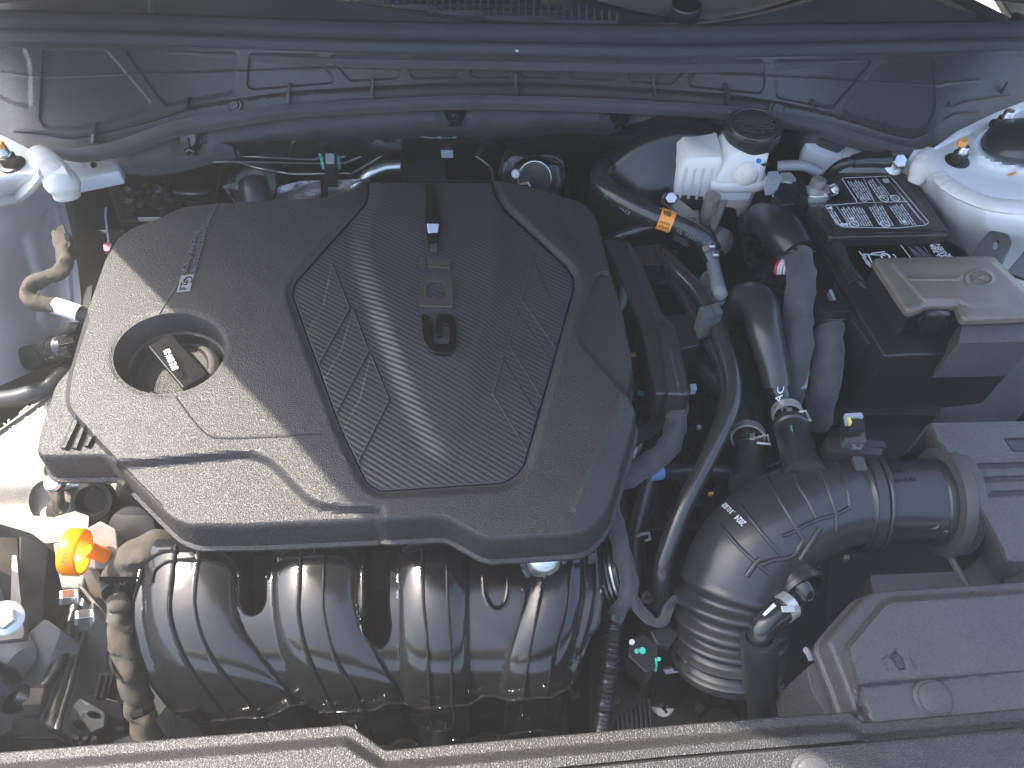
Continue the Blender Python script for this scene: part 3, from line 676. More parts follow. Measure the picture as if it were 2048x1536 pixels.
# spear ornament
a0, b0 = pt(859, 366), pt(866, 497)
sp = [(850, 366), (868, 366), (877, 420), (881, 440), (874, 494), (858, 497), (849, 440), (851, 410)]
zs = [pt(x, y).z for x, y in sp]; z0 = max(zs) + .005
v, f = g_slab(sp, [z0 - .001, z0 - .001, z0 + .002, z0 + .002, z0, z0, z0 + .002, z0 + .002], .010)
mk('spear_badge', v, f, 'letter_chrome_dark', cov, bevel=.0015, smooth=False)
v, f = g_slab([(853, 446), (878, 446), (873, 490), (860, 492)], [z0 + .008, z0 + .008, z0 - .008, z0 - .008], .012); mk('spear_tip', v, f, 'cap_chrome', cov, bevel=.001, smooth=False)
v, f = g_slab([(860, 487), (875, 485), (874, 498), (860, 500)], z0 + .0045, .006); mk('spear_end', v, f, 'letter_chrome_lit', cov, bevel=.001, smooth=False)
# moulded words and plate
def cv(x, y, o=0): return onto(cover, x, y, o)[0]
def words(s, a, b, h, m='dull_grey', ext=.0014): return text('lettering', s, cv(*a, .0002), cv(*b, .0002), h, m, cov, ext=ext, nrm=onto(cover, *a)[1], bold=.01)  # letter colour paler than the cover, standing in for edge highlights
words('Smartstream', (407, 452), (382, 545), .0085)
words('Technology', (390, 461), (366, 545), .0075)
pl_ = [cv(363, 552), cv(390, 550), cv(381, 582), cv(354, 585)]
mk('name_plate', [p + Vector((0, 0, .0012)) for p in pl_] + [p - Vector((0, 0, .002)) for p in pl_], [(0, 1, 2, 3), (4, 5, 1, 0), (5, 6, 2, 1), (6, 7, 3, 2), (7, 4, 0, 3)], 'badge_plate', cov, smooth=False, bevel=.0004)
text('lettering', 'G', cv(371, 555, .0016), cv(367, 567, .0016), .010, 'black_plastic', cov, nrm=(0, 0, 1))
text('lettering', '2.5', cv(364, 567, .0016), cv(359, 582, .0016), .007, 'black_plastic', cov, nrm=(0, 0, 1))
# ---- oil filler
ocap = thing('oil_filler_cap', 'round dark oil filler cap with a bar grip inside the cover opening', 'oil cap', P(352, 735, -.05))
cc = P(350, 737, -.034)
lathe('cap_disc', cc, (0, 0, 1), [(.0465, -.03), (.0465, -.004), (.0437, -.0015), (.040, 0), (.036, -.001), (.033, -.005), (.031, -.0055), (.001, -.0055)], 'cover_plastic', ocap, 56)
gx = (P(383, 752, -.012) - P(324, 683, -.012)); gl = gx.length; gx.normalize(); gy = Vector((0, 0, 1)).cross(gx)
gc = P(353, 720, -.012)
gb = box('grip', gc - Vector((0, 0, .012)), (gl * 1.22, .029, .026), 'gloss_plastic', ocap, (gx, gy, Vector((0, 0, 1))), bevel=.0025)
tn = Vector((0, 0, 1)); up_ = P(331, 697, .001); s_ = P(352, 742, .0005)
text('lettering', 'SAE 0W-20', P(357, 737, .0006), P(338, 697, .0006), .0065, 'white_print', ocap, nrm=(0, 0, 1), bold=.03)
fn = thing('filler_neck', 'dark rocker cover and filler neck seen down the oil filler opening', 'filler neck', P(340, 720, -.09))
mk('rocker_cover', *g_slab(ell(OCX, OCY, 150, 110, -.18, 24), -.072, .03), 'black_plastic', fn)
lathe('neck', P(352, 733, -.07), (0, 0, 1), [(.056, -.01), (.056, .002), (.052, .004), (.05, .004)], 'black_plastic', fn, 40)
hexbolt('bolt', 'small zinc hexagon bolt standing inside the right rim of the oil filler opening', P(421, 676, -.05), (0, -.1, 1), .0055, 'zinc', hgt=.012)
for k in range(4): lathe('spring_coil', P(423 + k * 1.2, 684 + k * 6, -.056 - .004 * k), (0, 0, 1), [(.004, -.0016), (.0075, 0), (.004, .0016)], 'black_metal', fn, 16)
# ================================================================== intake manifold
# side profile (y, z): arch from nearly level under the cover to nearly upright at the front
def pyof(y, z):
    d = Vector((0, y, z - CAMH)); return 768 - FPX * (d.y * pc[1] + d.z * pc[0]) / (d.y * pc[0] - d.z * pc[1])
pc = math.cos(PITCH), math.sin(PITCH)
prof = [(.345, -.079)]
while pyof(*prof[-1]) < 1535 and len(prof) < 400:
    y, z = prof[-1]; a = R(float(np.interp(pyof(y, z), [1060, 1150, 1205, 1260, 1320, 1375, 1430, 1520], [-4, 6, 12, 22, 36, 55, 74, 80]))); prof.append((y - .003 * math.cos(a), z - .003 * math.sin(a)))
py_ = []
for y, z in prof:
    q = Vector((0, y, z - CAMH)); fwd = q.y * pc[0] - q.z * pc[1]; upc = q.y * pc[1] + q.z * pc[0]; py_.append(768 - FPX * upc / fwd)
pz_ = [z for y, z in prof]; order = np.argsort(py_); pys = np.array(py_)[order]; pzs = np.array(pz_)[order]
zman = lambda p: np.interp(p[:, 1], pys, pzs)
MO = rnd([(300, 1078), (278, 1140), (265, 1200), (264, 1245), (276, 1305), (300, 1372), (345, 1428), (392, 1446), (430, 1520), (1135, 1520), (1140, 1395), (1168, 1310), (1182, 1270), (1199, 1255), (1208, 1177), (1203, 1078)], 12)
RUN = [([(385, 1060), (382, 1110), (378, 1200), (392, 1275), (432, 1350), (490, 1430), (540, 1500)], [88, 90, 92, 93, 96, 100, 100]),
       ([(632, 1060), (632, 1120), (630, 1200), (645, 1285), (695, 1370), (730, 1430), (760, 1500)], [80, 82, 84, 84, 82, 80, 78]),
       ([(868, 1060), (868, 1120), (868, 1200), (868, 1300), (876, 1400), (884, 1500)], [68, 68, 70, 68, 68, 66]),
       ([(1112, 1060), (1112, 1110), (1108, 1190), (1090, 1270), (1068, 1360), (1060, 1500)], [56, 57, 60, 62, 64, 62])]
def runner(cl, hw, H):
    c = arc3([Vector(q) for q in cl], 4); pc_ = np.array([(v.x, v.y) for v in c]); ys = pc_[:, 1]
    def fn(p):
        d = np.abs(dist(p, pc_.tolist(), False)); w = np.interp(p[:, 1], [q[1] for q in cl], hw); x = d / w
        h = H * np.sqrt(np.clip(1 - (x * .98) ** 2.1, 0, 1)) * (x < 1)
        return h * (1 - .35 * sst((1100 - p[:, 1]) / 30)) * 1.0
    L = [offs(pc_.tolist(), s * k, False) for s in (-1, 1) for k in (np.mean(hw) * .98, np.mean(hw) * .8)]
    return fn, [(l, False) for l in L]
RF = [runner(c, w, .019) for c, w in RUN]
allrun = Fn(lambda p: np.max([f(p) for f, l in RF], 0), [l for f, ls in RF for l in ls])
FL1 = [(345, 1424), (390, 1422), (407, 1445), (479, 1438), (533, 1436), (581, 1414), (610, 1409), (640, 1426), (700, 1424), (749, 1422), (773, 1408), (810, 1408), (836, 1420), (939, 1411), (964, 1396), (990, 1394), (1016, 1403), (1100, 1396), (1138, 1378)]
FL2 = [(420, 1490), (560, 1500), (700, 1500), (756, 1491), (776, 1490), (798, 1477), (820, 1477), (838, 1488), (939, 1477), (966, 1464), (983, 1463), (1006, 1472), (1076, 1462), (1118, 1456)]
fl1y = lambda x: np.interp(x, [a for a, b in FL1], [b for a, b in FL1])
RIBS = [[(352, 1090), (344, 1157), (338, 1206), (342, 1245), (358, 1294), (388, 1350), (465, 1452), (500, 1500)], [(399, 1090), (390, 1177), (390, 1216), (404, 1274), (440, 1340), (526, 1442), (560, 1500)],
        [(603, 1090), (599, 1177), (597, 1226), (610, 1294), (640, 1368), (668, 1420), (712, 1500)], [(650, 1090), (646, 1177), (649, 1236), (670, 1314), (702, 1368), (720, 1410), (755, 1500)],
        [(846, 1090), (847, 1197), (852, 1255), (857, 1320), (860, 1410), (868, 1500)], [(894, 1090), (895, 1197), (902, 1294), (905, 1398), (914, 1500)],
        [(1093, 1150), (1082, 1197), (1062, 1290), (1047, 1393), (1031, 1500)], [(1142, 1110), (1139, 1138), (1131, 1216), (1108, 1310), (1093, 1390), (1078, 1500)]]
RIBS = [smooth_curve(r, 3) for r in RIBS]
U1 = rnd([(480, 1070), (482, 1150), (479, 1205), (490, 1226), (505, 1231), (520, 1222), (530, 1203), (530, 1150), (536, 1120), (552, 1070)], 10)
U2 = rnd([(728, 1060), (728, 1215), (722, 1245), (726, 1270), (745, 1285), (757, 1297), (775, 1283), (781, 1250), (776, 1215), (776, 1060)], 10)
U3 = smooth_curve([(968, 1150), (970, 1185), (980, 1210), (994, 1218), (1008, 1210), (1016, 1188), (1017, 1150)], 3)
TOPS = [smooth_curve([(283, 1150), (292, 1124), (318, 1106), (352, 1102), (425, 1100), (455, 1112), (475, 1138), (482, 1160)], 3), smooth_curve([(536, 1155), (545, 1120), (572, 1100), (603, 1096), (690, 1094), (715, 1112), (728, 1138)], 3), smooth_curve([(775, 1135), (785, 1110), (815, 1092), (846, 1086), (900, 1084), (925, 1096), (945, 1122)], 3)]
TOP2 = [smooth_curve([(304, 1165), (310, 1140), (335, 1124), (370, 1122), (430, 1122), (452, 1132), (466, 1155)], 3), smooth_curve([(555, 1140), (566, 1118), (600, 1113), (655, 1110), (690, 1118), (712, 1145)], 3), smooth_curve([(797, 1130), (808, 1108), (830, 1098), (846, 1096), (892, 1094)], 3)]
EDGE = [[(283, 1150), (266, 1200), (265, 1245), (277, 1305), (301, 1370), (345, 1424)], [(1203, 1090), (1207, 1177), (1197, 1253), (1181, 1270), (1167, 1310), (1139, 1380)], [(1188, 1100), (1190, 1177), (1180, 1240), (1160, 1310)]]
man = thing('intake_manifold', 'glossy black plastic intake manifold with four ribbed runners in front of the engine cover', 'intake manifold', P(730, 1300, -.26))
nup = Vector((0, -.62, .78))
mani = relief('shell', MO, zman, [allrun,
    Fn(lambda p: -.045 * sst((p[:, 1] - fl1y(p[:, 0]) - 2) / 8) * (1 - sst(np.max([f(p) for f, l in RF], 0) / .012))),
    Fn(lambda p: -.010 * sst((p[:, 1] - fl1y(p[:, 0]) - 2) / 6))]
    + [Ridge(r, .0040, 3.0) for r in RIBS] +
    [Ridge(FL1, .016, 6), Ridge(FL2, .022, 6)] + [Ridge(smooth_curve(e, 3), .0035, 4) for e in EDGE] +
    [Ridge(t, .0035, 2.6) for t in TOPS] + [Ridge(t, .0028, 2.2) for t in TOP2] +
    [Ridge(U1, .003, 4, True), Ridge(U2, .003, 4, True), Ridge(U3, .0022, 3)], 4.6, 'gloss_plastic', man, up=nup, sharp=55, holes=[offs(U1, -1), offs(U2, -1)], holeskirt=[(0, 0), (.0006, -.001), (.001, -.05)])
for x0, x1, y0, y1 in ((455, 560, 1452, 1500), (668, 752, 1440, 1496), (826, 935, 1424, 1480), (1004, 1106, 1408, 1466)):
    cx_ = (x0 + x1) / 2; a_, b_ = P(cx_, y0 - 6, -.185), P(cx_ + 4, y1 + 14, -.235); rr_ = (x1 - x0) / 2 * mm(cx_, y0, -.19)
    mk('runner_stub', *g_tube([a_, b_], rr_, 24), 'black_plastic', man)
    for s_ in (-.33, .30): mk('stub_rib', *g_tube([a_ + Vector((rr_ * s_, -.4 * rr_, .85 * rr_)), b_ + Vector((rr_ * s_, -.4 * rr_, .85 * rr_))], .0028, 8), 'gloss_plastic', man)
p = onto(mani, 1087, 1122)[0]
lathe('sensor_boss', p, nup, [(.024, -.004), (.023, .002), (.020, .003), (.015, .001)], 'gloss_plastic', man, 32)
lathe('sensor_cap', p, nup, [(.0165, 0), (.016, .006), (.011, .011), (.004, .013), (.0005, .013)], 'zinc', man, 28)
slab('clip', rnd([(1140, 1382), (1160, 1376), (1162, 1392), (1142, 1396)], 3), -.17, .02, 'gloss_plastic', man)
text('lettering', '7', onto(mani, 625, 1107, .0004)[0], onto(mani, 633, 1106, .0004)[0], .006, 'grey_plastic', man, nrm=nup)
mk('retainer', *g_slab(rnd([(1176, 1108), (1193, 1104), (1192, 1116), (1178, 1119)], 3), -.055, .012), 'grey_plastic', man, bevel=.001)
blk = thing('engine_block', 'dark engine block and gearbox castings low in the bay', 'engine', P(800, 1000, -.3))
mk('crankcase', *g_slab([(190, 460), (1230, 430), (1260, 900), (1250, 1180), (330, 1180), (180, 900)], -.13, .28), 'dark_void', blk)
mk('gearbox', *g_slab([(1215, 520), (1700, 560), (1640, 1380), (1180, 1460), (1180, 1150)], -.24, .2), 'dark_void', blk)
# ================================================================== right half of the bay
def hose(name, label, pts, r, m='hose_rubber', cat='hose', n=8, seg=18, **k):
    o = tube(name, pts, r, m, None, n=n, seg=seg, **k); return tag(o, label, cat)
def wrap_label(parent, s, a, b, h, m='white_print', nrm=None, **k):
    return text('lettering', s, a, b, h, m, parent, nrm=nrm, **k)
def along(name, o, a, b, s, h, m, parent, off=.0006, bold=0.):   # lettering laid on a surface between two photo pixels
    p, n1 = onto(o, *a); q, n2 = onto(o, *b); n = (n1 + n2).normalized()
    return text(name, s, p + n * off, q + n * off, h, m, parent, nrm=n, ext=.0003, bold=bold)
# ---- brake booster and master cylinder
boo = thing('brake_booster', 'large round black painted brake booster on the firewall behind the white reservoir', 'brake booster', P(1335, 430, -.2))
bc = PY(1352, 432, .80); bax = Vector((.02, -.93, .36))
lathe('drum', bc, bax, [(.118, -.10), (.120, -.02), (.115, -.004), (.106, .002), (.096, .004), (.090, .010), (.080, .011), (.075, .018), (.05, .020), (.03, .022)], 'black_paint', boo, 72, sharp=60)
relief('flange_plate', rnd([(1222, 338), (1262, 296), (1300, 280), (1345, 282), (1342, 325), (1306, 338), (1288, 326), (1262, 322), (1242, 330)], 10), .0, [Fn(lambda p: .006 * sst((330 - p[:, 1]) / 40))], 6, 'black_metal', boo, skirt=[(0, 0), (.001, -.001), (.001, -.01)])
bl = slab('mount_bracket', rnd([(1322, 395), (1332, 382), (1346, 383), (1356, 396), (1386, 420), (1396, 435), (1362, 432), (1340, 408)], 5), -.02, .008, 'cast_alloy', boo)
hexbolt('flange_nut', '', P(1339, 399, -.018), (0, -.6, .8), .0085, 'zinc', boo)
ms = thing('master_cylinder', 'bare alloy brake master cylinder under the white fluid reservoir', 'master cylinder', P(1420, 450, -.08))
mk('casting', *g_slab(rnd([(1360, 422), (1398, 420), (1398, 452), (1384, 462), (1352, 444)], 4), -.03, .03), 'cast_alloy', ms, bevel=.002)
lathe('post', P(1410, 452, -.045), (0, 0, 1), [(.010, 0), (.010, .05)], 'cast_alloy', ms, 24)
mk('web', *g_slab([(1422, 405), (1456, 398), (1432, 458), (1421, 452)], -.02, .02), 'cast_alloy', ms, bevel=.002)
lathe('end_cap', P(1437, 482, -.06), (.5, -.7, .5), [(.018, -.02), (.019, 0), (.0165, .010), (.010, .014), (.001, .015)], 'cast_alloy', ms, 28)
mk('elbow', *g_tube(arc3([P(1388, 462, -.03), P(1402, 460, -.026), P(1416, 472, -.03), P(1424, 494, -.05)], 5), .0085, 14), 'black_plastic', ms)
# ---- brake fluid reservoir
res = thing('fluid_reservoir', 'milky white brake fluid reservoir with a black screw cap', 'reservoir', P(1465, 400, -.04))
def rrect(c, hx, hy, r, n=5):
    o = []
    for sx, sy, a0 in ((1, 1, 0), (-1, 1, 90), (-1, -1, 180), (1, -1, 270)):
        for i in range(n + 1):
            a = R(a0 + 90 * i / n); o.append(Vector((c.x + sx * (hx - r) + r * math.cos(a), c.y + sy * (hy - r) + r * math.sin(a), c.z)))
    return o
def loft(name, rings, m, parent, sharp=50, **k):
    n = len(rings[0]); vs = [p for q in rings for p in q]
    fs = [(i * n + j, i * n + (j + 1) % n, (i + 1) * n + (j + 1) % n, (i + 1) * n + j) for i in range(len(rings) - 1) for j in range(n)] + [tuple(range(n))[::-1], tuple((len(rings) - 1) * n + j for j in range(n))]
    return mk(name, vs, fs, m, parent, sharp=sharp, **k)
rc = P(1471, 338, .0)                                  # centre of the seam flange
def ring(dx, dy, z, hx, hy, r): return rrect(Vector((rc.x + dx, rc.y + dy, z)), hx, hy, r)
loft('upper_tank', [ring(0, 0, .002, .034, .030, .012), ring(0, 0, .010, .032, .028, .012), ring(.001, .003, .022, .031, .028, .013), ring(.004, .009, .032, .031, .027, .016), ring(.010, .014, .038, .030, .027, .026), ring(.013, .016, .043, .0285, .0285, .028), ring(.013, .016, .052, .0275, .0275, .027)], 'tank_plastic', res)
loft('seam_flange', [ring(0, 0, -.010, .037, .033, .014), ring(0, 0, -.008, .0375, .0335, .014), ring(0, 0, .0, .0375, .0335, .014), ring(0, 0, .002, .036, .032, .014)], 'tank_plastic', res)
loft('lower_tank', [ring(-.004, 0, -.062, .026, .024, .010), ring(-.004, 0, -.056, .029, .027, .010), ring(-.003, 0, -.010, .0325, .029, .012)], 'tank_fluid', res)
q = P(1399, 290, .035)
loft('rear_tank', [rrect(Vector((q.x + .012, q.y - .012, -.085)), .013, .016, .006), rrect(Vector((q.x + .004, q.y - .006, -.066)), .022, .022, .006), rrect(Vector((q.x - .002, q.y, -.045)), .027, .027, .006), rrect(Vector((q.x, q.y, .030)), .0265, .030, .006), rrect(Vector((q.x + .003, q.y, .036)), .022, .026, .006)], 'tank_plastic', res)
for k in range(4):
    x = q.x - .018 + k * .011; v, f = g_box((x, q.y - .0285, -.008), (.004, .003, .062)); mk('tank_rib', v, f, 'tank_plastic', res, bevel=.001)
collar = [ring(.016, .018, .050 + .0, .0305, .0305, .0302), ring(.016, .018, .082, .0305, .0305, .0302)]
cx = Vector((rc.x + .013, rc.y + .016, .048)); cax = (.0, -.05, 1)
lathe('cap_ring', cx, cax, [(.0315, -.018), (.033, -.015), (.0332, -.004), (.0345, -.003), (.0345, .005), (.033, .008)], 'black_plastic', res, 48)
lathe('cap_top', cx, cax, [(.033, .006), (.031, .0105), (.0275, .0118), (.0265, .0108), (.0005, .0108)], 'satin_plastic', res, 48)
for k in range(6):
    a = R(60 * k + 12); p = cx + Vector((math.cos(a) * .034, math.sin(a) * .034, .001)); t = Vector((-math.sin(a), math.cos(a), 0))
    box('grip_lug', p, (.017, .004, .013), 'satin_plastic', res, (t, Vector((math.cos(a), math.sin(a), 0)), Vector((0, 0, 1))), bevel=.0015)
mb = MB(); rn = random.Random(4)
for row in range(11):
    yy = .021 - row * .0041; hw = math.sqrt(max(0, .0245 ** 2 - yy ** 2)); x = -hw
    while x < hw - .002:
        w = rn.uniform(.0015, .0055); w = min(w, hw - x)
        if rn.random() < .9: mb.add(*g_box(cx + Vector((x + w / 2, yy + rn.uniform(-.0003, .0003), .0112)), (w, .0016 if rn.random() < .7 else .0024, .0008)))
        x += w + .0011
o = mb.build('raised_print', 'grey_plastic', res, smooth=False)
lab = [P(1431, 382, -.02), P(1476, 381, -.02), P(1474, 390, -.022), P(1430, 393, -.022)]
yy = rc.y - .0302
mk('label', [Vector((rc.x - .022, yy, -.013)), Vector((rc.x + .018, yy, -.013)), Vector((rc.x + .018, yy, -.026)), Vector((rc.x - .022, yy, -.026))], [(0, 1, 2, 3)], 'label_white', res, smooth=False, solid=.0006)
lathe('ink_dot', Vector((rc.x + .019, rc.y - .0205, .0285)), (.1, -.95, .25), [(.0035, -.003), (.0034, .0009), (.0005, .001)], 'blue_dot', res, 16)
mk('ink_stroke', *g_box(Vector((rc.x + .027, rc.y - .0215, .024)), (.010, .003, .003)), 'black_print', res, bevel=.0005)
lathe('fluid_window', Vector((rc.x + .006, rc.y - .021, .012)), (0, -.85, .45), [(.020, -.004), (.018, .004), (.012, .009), (.004, .011), (.0005, .0112)], 'tank_fluid', res, 28)
# ---- battery
bat = thing('battery', 'black car battery with a white printed warning label under its lid', 'battery', P(1760, 520, -.2))
LID = [(1665, 346), (1808, 345), (1832, 368), (1897, 463), (1893, 469), (1660, 474), (1634, 436), (1618, 410), (1713, 398), (1690, 372)]
ZB = .018
def bz(p): return np.full(len(p), ZB)
relief('lid', rnd(LID, [3, 8, 10, 6, 4, 6, 4, 3, 3, 2]), ZB, [Step(rnd([(1676, 352), (1790, 349), (1878, 450), (1862, 459), (1800, 462), (1684, 461), (1668, 452), (1640, 412), (1716, 405)], 10), .004, 5), Ridge(rnd([(1640, 436), (1668, 468), (1890, 464)], 2)[:], -.002, 3)], 5, 'satin_plastic', bat, skirt=[(0, 0), (.0012, -.0012), (.0012, -.014)])
mk('case', *g_slab([(1640, 352), (1800, 352), (1905, 475), (1990, 595), (2060, 700), (1770, 712), (1640, 500), (1600, 420)], ZB - .016, .2), 'black_plastic', bat, bevel=.003)
relief('front_top', rnd([(1664, 482), (1905, 475), (1925, 490), (1990, 590), (1800, 605), (1720, 565), (1690, 525)], 6), ZB - .012, [Step(rnd([(1684, 492), (1720, 483), (1890, 481), (1925, 500), (1985, 590), (1760, 600), (1700, 530)], 14), -.004, 5)], 6, 'black_plastic', bat, skirt=[(0, 0), (.001, -.001), (.001, -.02)])
mk('side_rail', *g_slab([(1630, 440), (1650, 478), (1668, 492), (1715, 560), (1700, 566), (1612, 442)], .006, .05), 'black_plastic', bat, bevel=.002)
mk('bracket', *g_slab(rnd([(1664, 486), (1682, 482), (1702, 528), (1690, 534)], 2), ZB + .002, .01), 'satin_plastic', bat, bevel=.001)
# printed label: frame lines, text bars and pictograms as flat print
zl_ = ZB + .0045
def qline(mb, a, b, w, z=zl_):
    p, q = P(a[0], a[1], z), P(b[0], b[1], z); d = (q - p); s = Vector((-d.y, d.x, 0)).normalized() * w / 2
    mb.add([p - s, p + s, q + s, q - s], [(0, 1, 2, 3)])
mb = MB(); fr = rnd([(1683, 356), (1780, 352), (1858, 445), (1852, 450), (1793, 456), (1684, 454), (1678, 450), (1650, 411), (1716, 406)], [4, 5, 4, 4, 2, 4, 3, 4, 5])
for i in range(len(fr)): qline(mb, fr[i], fr[(i + 1) % len(fr)], .0009)
tq = lambda u, v: (1683 + 97 * u + (1850 - 1780) * v - (4 if 0 else 0) * u + (v * (-33 * 0)), 356 - 4 * u + 95 * v)
for a, b in (((1716, 406), (1816, 402)), ((1726, 354), (1772, 455)), ((1749, 353), (1790, 402)), ((1770, 352), (1852, 450)), ((1672, 411), (1702, 454)), ((1815, 403), (1770, 405))): qline(mb, a, b, .0006)
rn = random.Random(11)
def block(x0, x1, y0, y1, sk, dx=5.2, w=.0011):      # lines of print run down the slope sk (px across per px down)
    x = x0
    while x < x1:
        y = y0 + rn.uniform(0, 5)
        while y < y1 - 2:
            L = rn.uniform(5, 15); e = min(y1, y + L); qline(mb, (x + (y - y0) * sk, y), (x + (e - y0) * sk, e), w); y = e + rn.uniform(1, 2)
        x += dx
block(1694, 1722, 360, 400, .66); block(1733, 1746, 358, 396, .66); block(1754, 1768, 370, 392, .75)
block(1655, 1668, 418, 452, .62); block(1680, 1722, 413, 452, .60); block(1736, 1766, 410, 452, .60); block(1776, 1806, 408, 450, .70)
block(1762, 1772, 354, 366, .7, 3); block(1774, 1776, 356, 440, .80, 3.5, .0008)
def disc(cx, cy, r, hollow=True):
    p = P(cx, cy, zl_ + .0001); n = 20; o = [p + Vector((math.cos(2 * math.pi * i / n), math.sin(2 * math.pi * i / n), 0)) * r for i in range(n)]; q = [p + (v - p) * (.78 if hollow else .01) for v in o]
    mb.add(o + q, [(i, (i + 1) % n, n + (i + 1) % n, n + i) for i in range(n)])
    if hollow: qline(mb, (cx - 5, cy - 3), (cx + 5, cy + 3), .0012)
for a, b in ((1768, 397), (1790, 396), (1708, 448), (1770, 448)): disc(a, b, .0058)
def tri(cx, cy, r):
    p = P(cx, cy, zl_ + .0001); mb.add([p + Vector((math.cos(t), math.sin(t), 0)) * r for t in (R(60), R(180), R(300))], [(0, 1, 2)])
for a, b in ((1661, 416), (1684, 449), (1692, 449), (1704, 437), (1809, 443)): tri(a, b, .0042)
for c_ in ((1729, 398),):
    for s in (((-9, 0), (0, -6)), ((0, -6), (9, 0)), ((9, 0), (0, 6)), ((0, 6), (-9, 0)), ((-4, -2), (4, 2)), ((-4, 2), (4, -2))): qline(mb, (c_[0] + s[0][0], c_[1] + s[0][1]), (c_[0] + s[1][0], c_[1] + s[1][1]), .0009)
mb.build('warning_print', 'white_print', bat, smooth=False)
mb = MB(); z2 = ZB - .0145
for s in (((1718, 503), (1742, 530)), ((1742, 507), (1770, 503)), ((1726, 508), (1771, 511)), ((1730, 510), (1732, 526)), ((1732, 526), (1742, 534)), ((1736, 509), (1745, 527)), ((1729, 509), (1726, 516)), ((1726, 516), (1738, 530))): qline(mb, s[0], s[1], .0016, z2)
for s in (((1798, 486), (1822, 516)), ((1860, 486), (1884, 516))): qline(mb, s[0], s[1], .001, z2)
p = P(1771, 513, z2)
n = 16; o = [p + Vector((math.cos(6.283 * i / n), math.sin(6.283 * i / n), 0)) * .006 for i in range(n)]; mb.add(o + [p + (v - p) * .6 for v in o], [(i, (i + 1) % n, n + (i + 1) % n, n + i) for i in range(n)])
mb.build('recycling_print', 'white_print', bat, smooth=False)
mb = MB()
for k in range(7): qline(mb, (1816 + k * 5, 492 + (k % 3) * 3), (1832 + k * 5, 513), .0007, z2)
mb.build('small_print', 'dim_print', bat, smooth=False)
for s, a, b, h in (('CA 760A', (1889, 517), (1868, 488), .0075), ('SAE/EN', (1901, 517), (1880, 488), .0065), ('SA', (1908, 518), (1900, 506), .0045), ('C', (1796, 517), (1787, 508), .009)):
    text('lettering', s, P(*a, z2), P(*b, z2), h, 'white_print', bat, nrm=(0, 0, 1))
# negative terminal, sensor and connectors
trm = thing('battery_terminal', 'silver negative battery clamp with a nut beside the white connector', 'battery clamp', P(1640, 385, .0))
mk('clamp', *g_slab(rnd([(1610, 372), (1622, 366), (1640, 368), (1670, 368), (1672, 374), (1656, 392), (1634, 394), (1618, 392)], 3), .026, .014), 'clamp_steel', trm, bevel=.0015)
lathe('post', P(1632, 376, .022), (0, 0, 1), [(.0095, 0), (.009, .012), (.007, .0135), (.0005, .0135)], 'cast_alloy', trm, 28)
hexbolt('nut', '', P(1656, 384, .024), (.25, -.5, .8), .0085, 'zinc', trm)
lathe('stud', P(1664, 381, .034), (.25, -.5, .8), [(.0055, -.004), (.0055, .006), (.004, .007), (.0035, .003), (.0002, .003)], 'zinc', trm, 18)
mk('cable_lug', *g_slab(rnd([(1560, 345), (1582, 344), (1594, 358), (1586, 366), (1566, 362)], 3), .022, .006), 'clamp_steel', trm, bevel=.001)
sn = thing('battery_sensor', 'black battery sensor block with white rim left of the silver clamp', 'sensor', P(1590, 400, -.01))
mk('housing', *g_slab(rnd([(1556, 366), (1592, 362), (1612, 372), (1618, 404), (1564, 410), (1548, 388)], 3), .020, .03), 'black_plastic', sn, bevel=.0015)
mk('rim', *g_slab([(1546, 388), (1549, 387), (1562, 408), (1607, 409), (1608, 412), (1560, 412)], .010, .004), 'label_white', sn)
mk('plug', *g_slab(rnd([(1584, 364), (1608, 361), (1617, 392), (1600, 396)], 2), .032, .02), 'black_plastic', sn, bevel=.0012)
for k in range(3): mk('plug_rib', *g_slab([(1588 + 7 * k, 366), (1591 + 7 * k, 366), (1599 + 6 * k, 390), (1596 + 6 * k, 390)], .034, .004), 'black_plastic', sn)
wc = thing('white_connector', 'small white square wire connector beside the fluid reservoir', 'connector', P(1540, 360, .0))
mk('shell', *g_slab(rnd([(1536, 343), (1556, 342), (1563, 360), (1540, 363)], 2), .036, .022), 'grey_clip', wc, bevel=.001)
mk('face', *g_slab([(1532, 352), (1543, 361), (1541, 374), (1530, 364)], .022, .006), 'label_white', wc, bevel=.001)
hose('white_cable', 'pale grey sleeved cable running behind the battery clamp', [(1555, 333, .02), (1585, 331, .024), (1612, 333, .026), (1638, 345, .02)], .0068, 'grey_pipe', 'cable')
gcb = thing('ground_cable', 'black ground cable with crimped eyelet bolted to the white rail', 'cable', P(1720, 330, .0))
mk('sleeve', *g_tube(arc3(T([(1640, 372, -.01), (1662, 345, .02), (1685, 328, .036), (1712, 322, .042)]), 6), .0065, 14), 'black_plastic', gcb)
mk('boot', *g_tube(arc3(T([(1705, 323, .042), (1730, 319, .044), (1756, 320, .044), (1776, 318, .044)]), 5), [.009, .0115, .0105, .0125], 14, flat=.8), 'gloss_plastic', gcb)
mk('eyelet', *g_slab(rnd([(1768, 312), (1790, 306), (1806, 318), (1800, 334), (1776, 336)], 6), .038, .003), 'clamp_steel', gcb)
hexbolt('ground_bolt', 'zinc bolt holding the black ground cable to the white rail', P(1788, 328, .04), (.1, -.55, .8), .0095, 'zinc', hgt=.012)
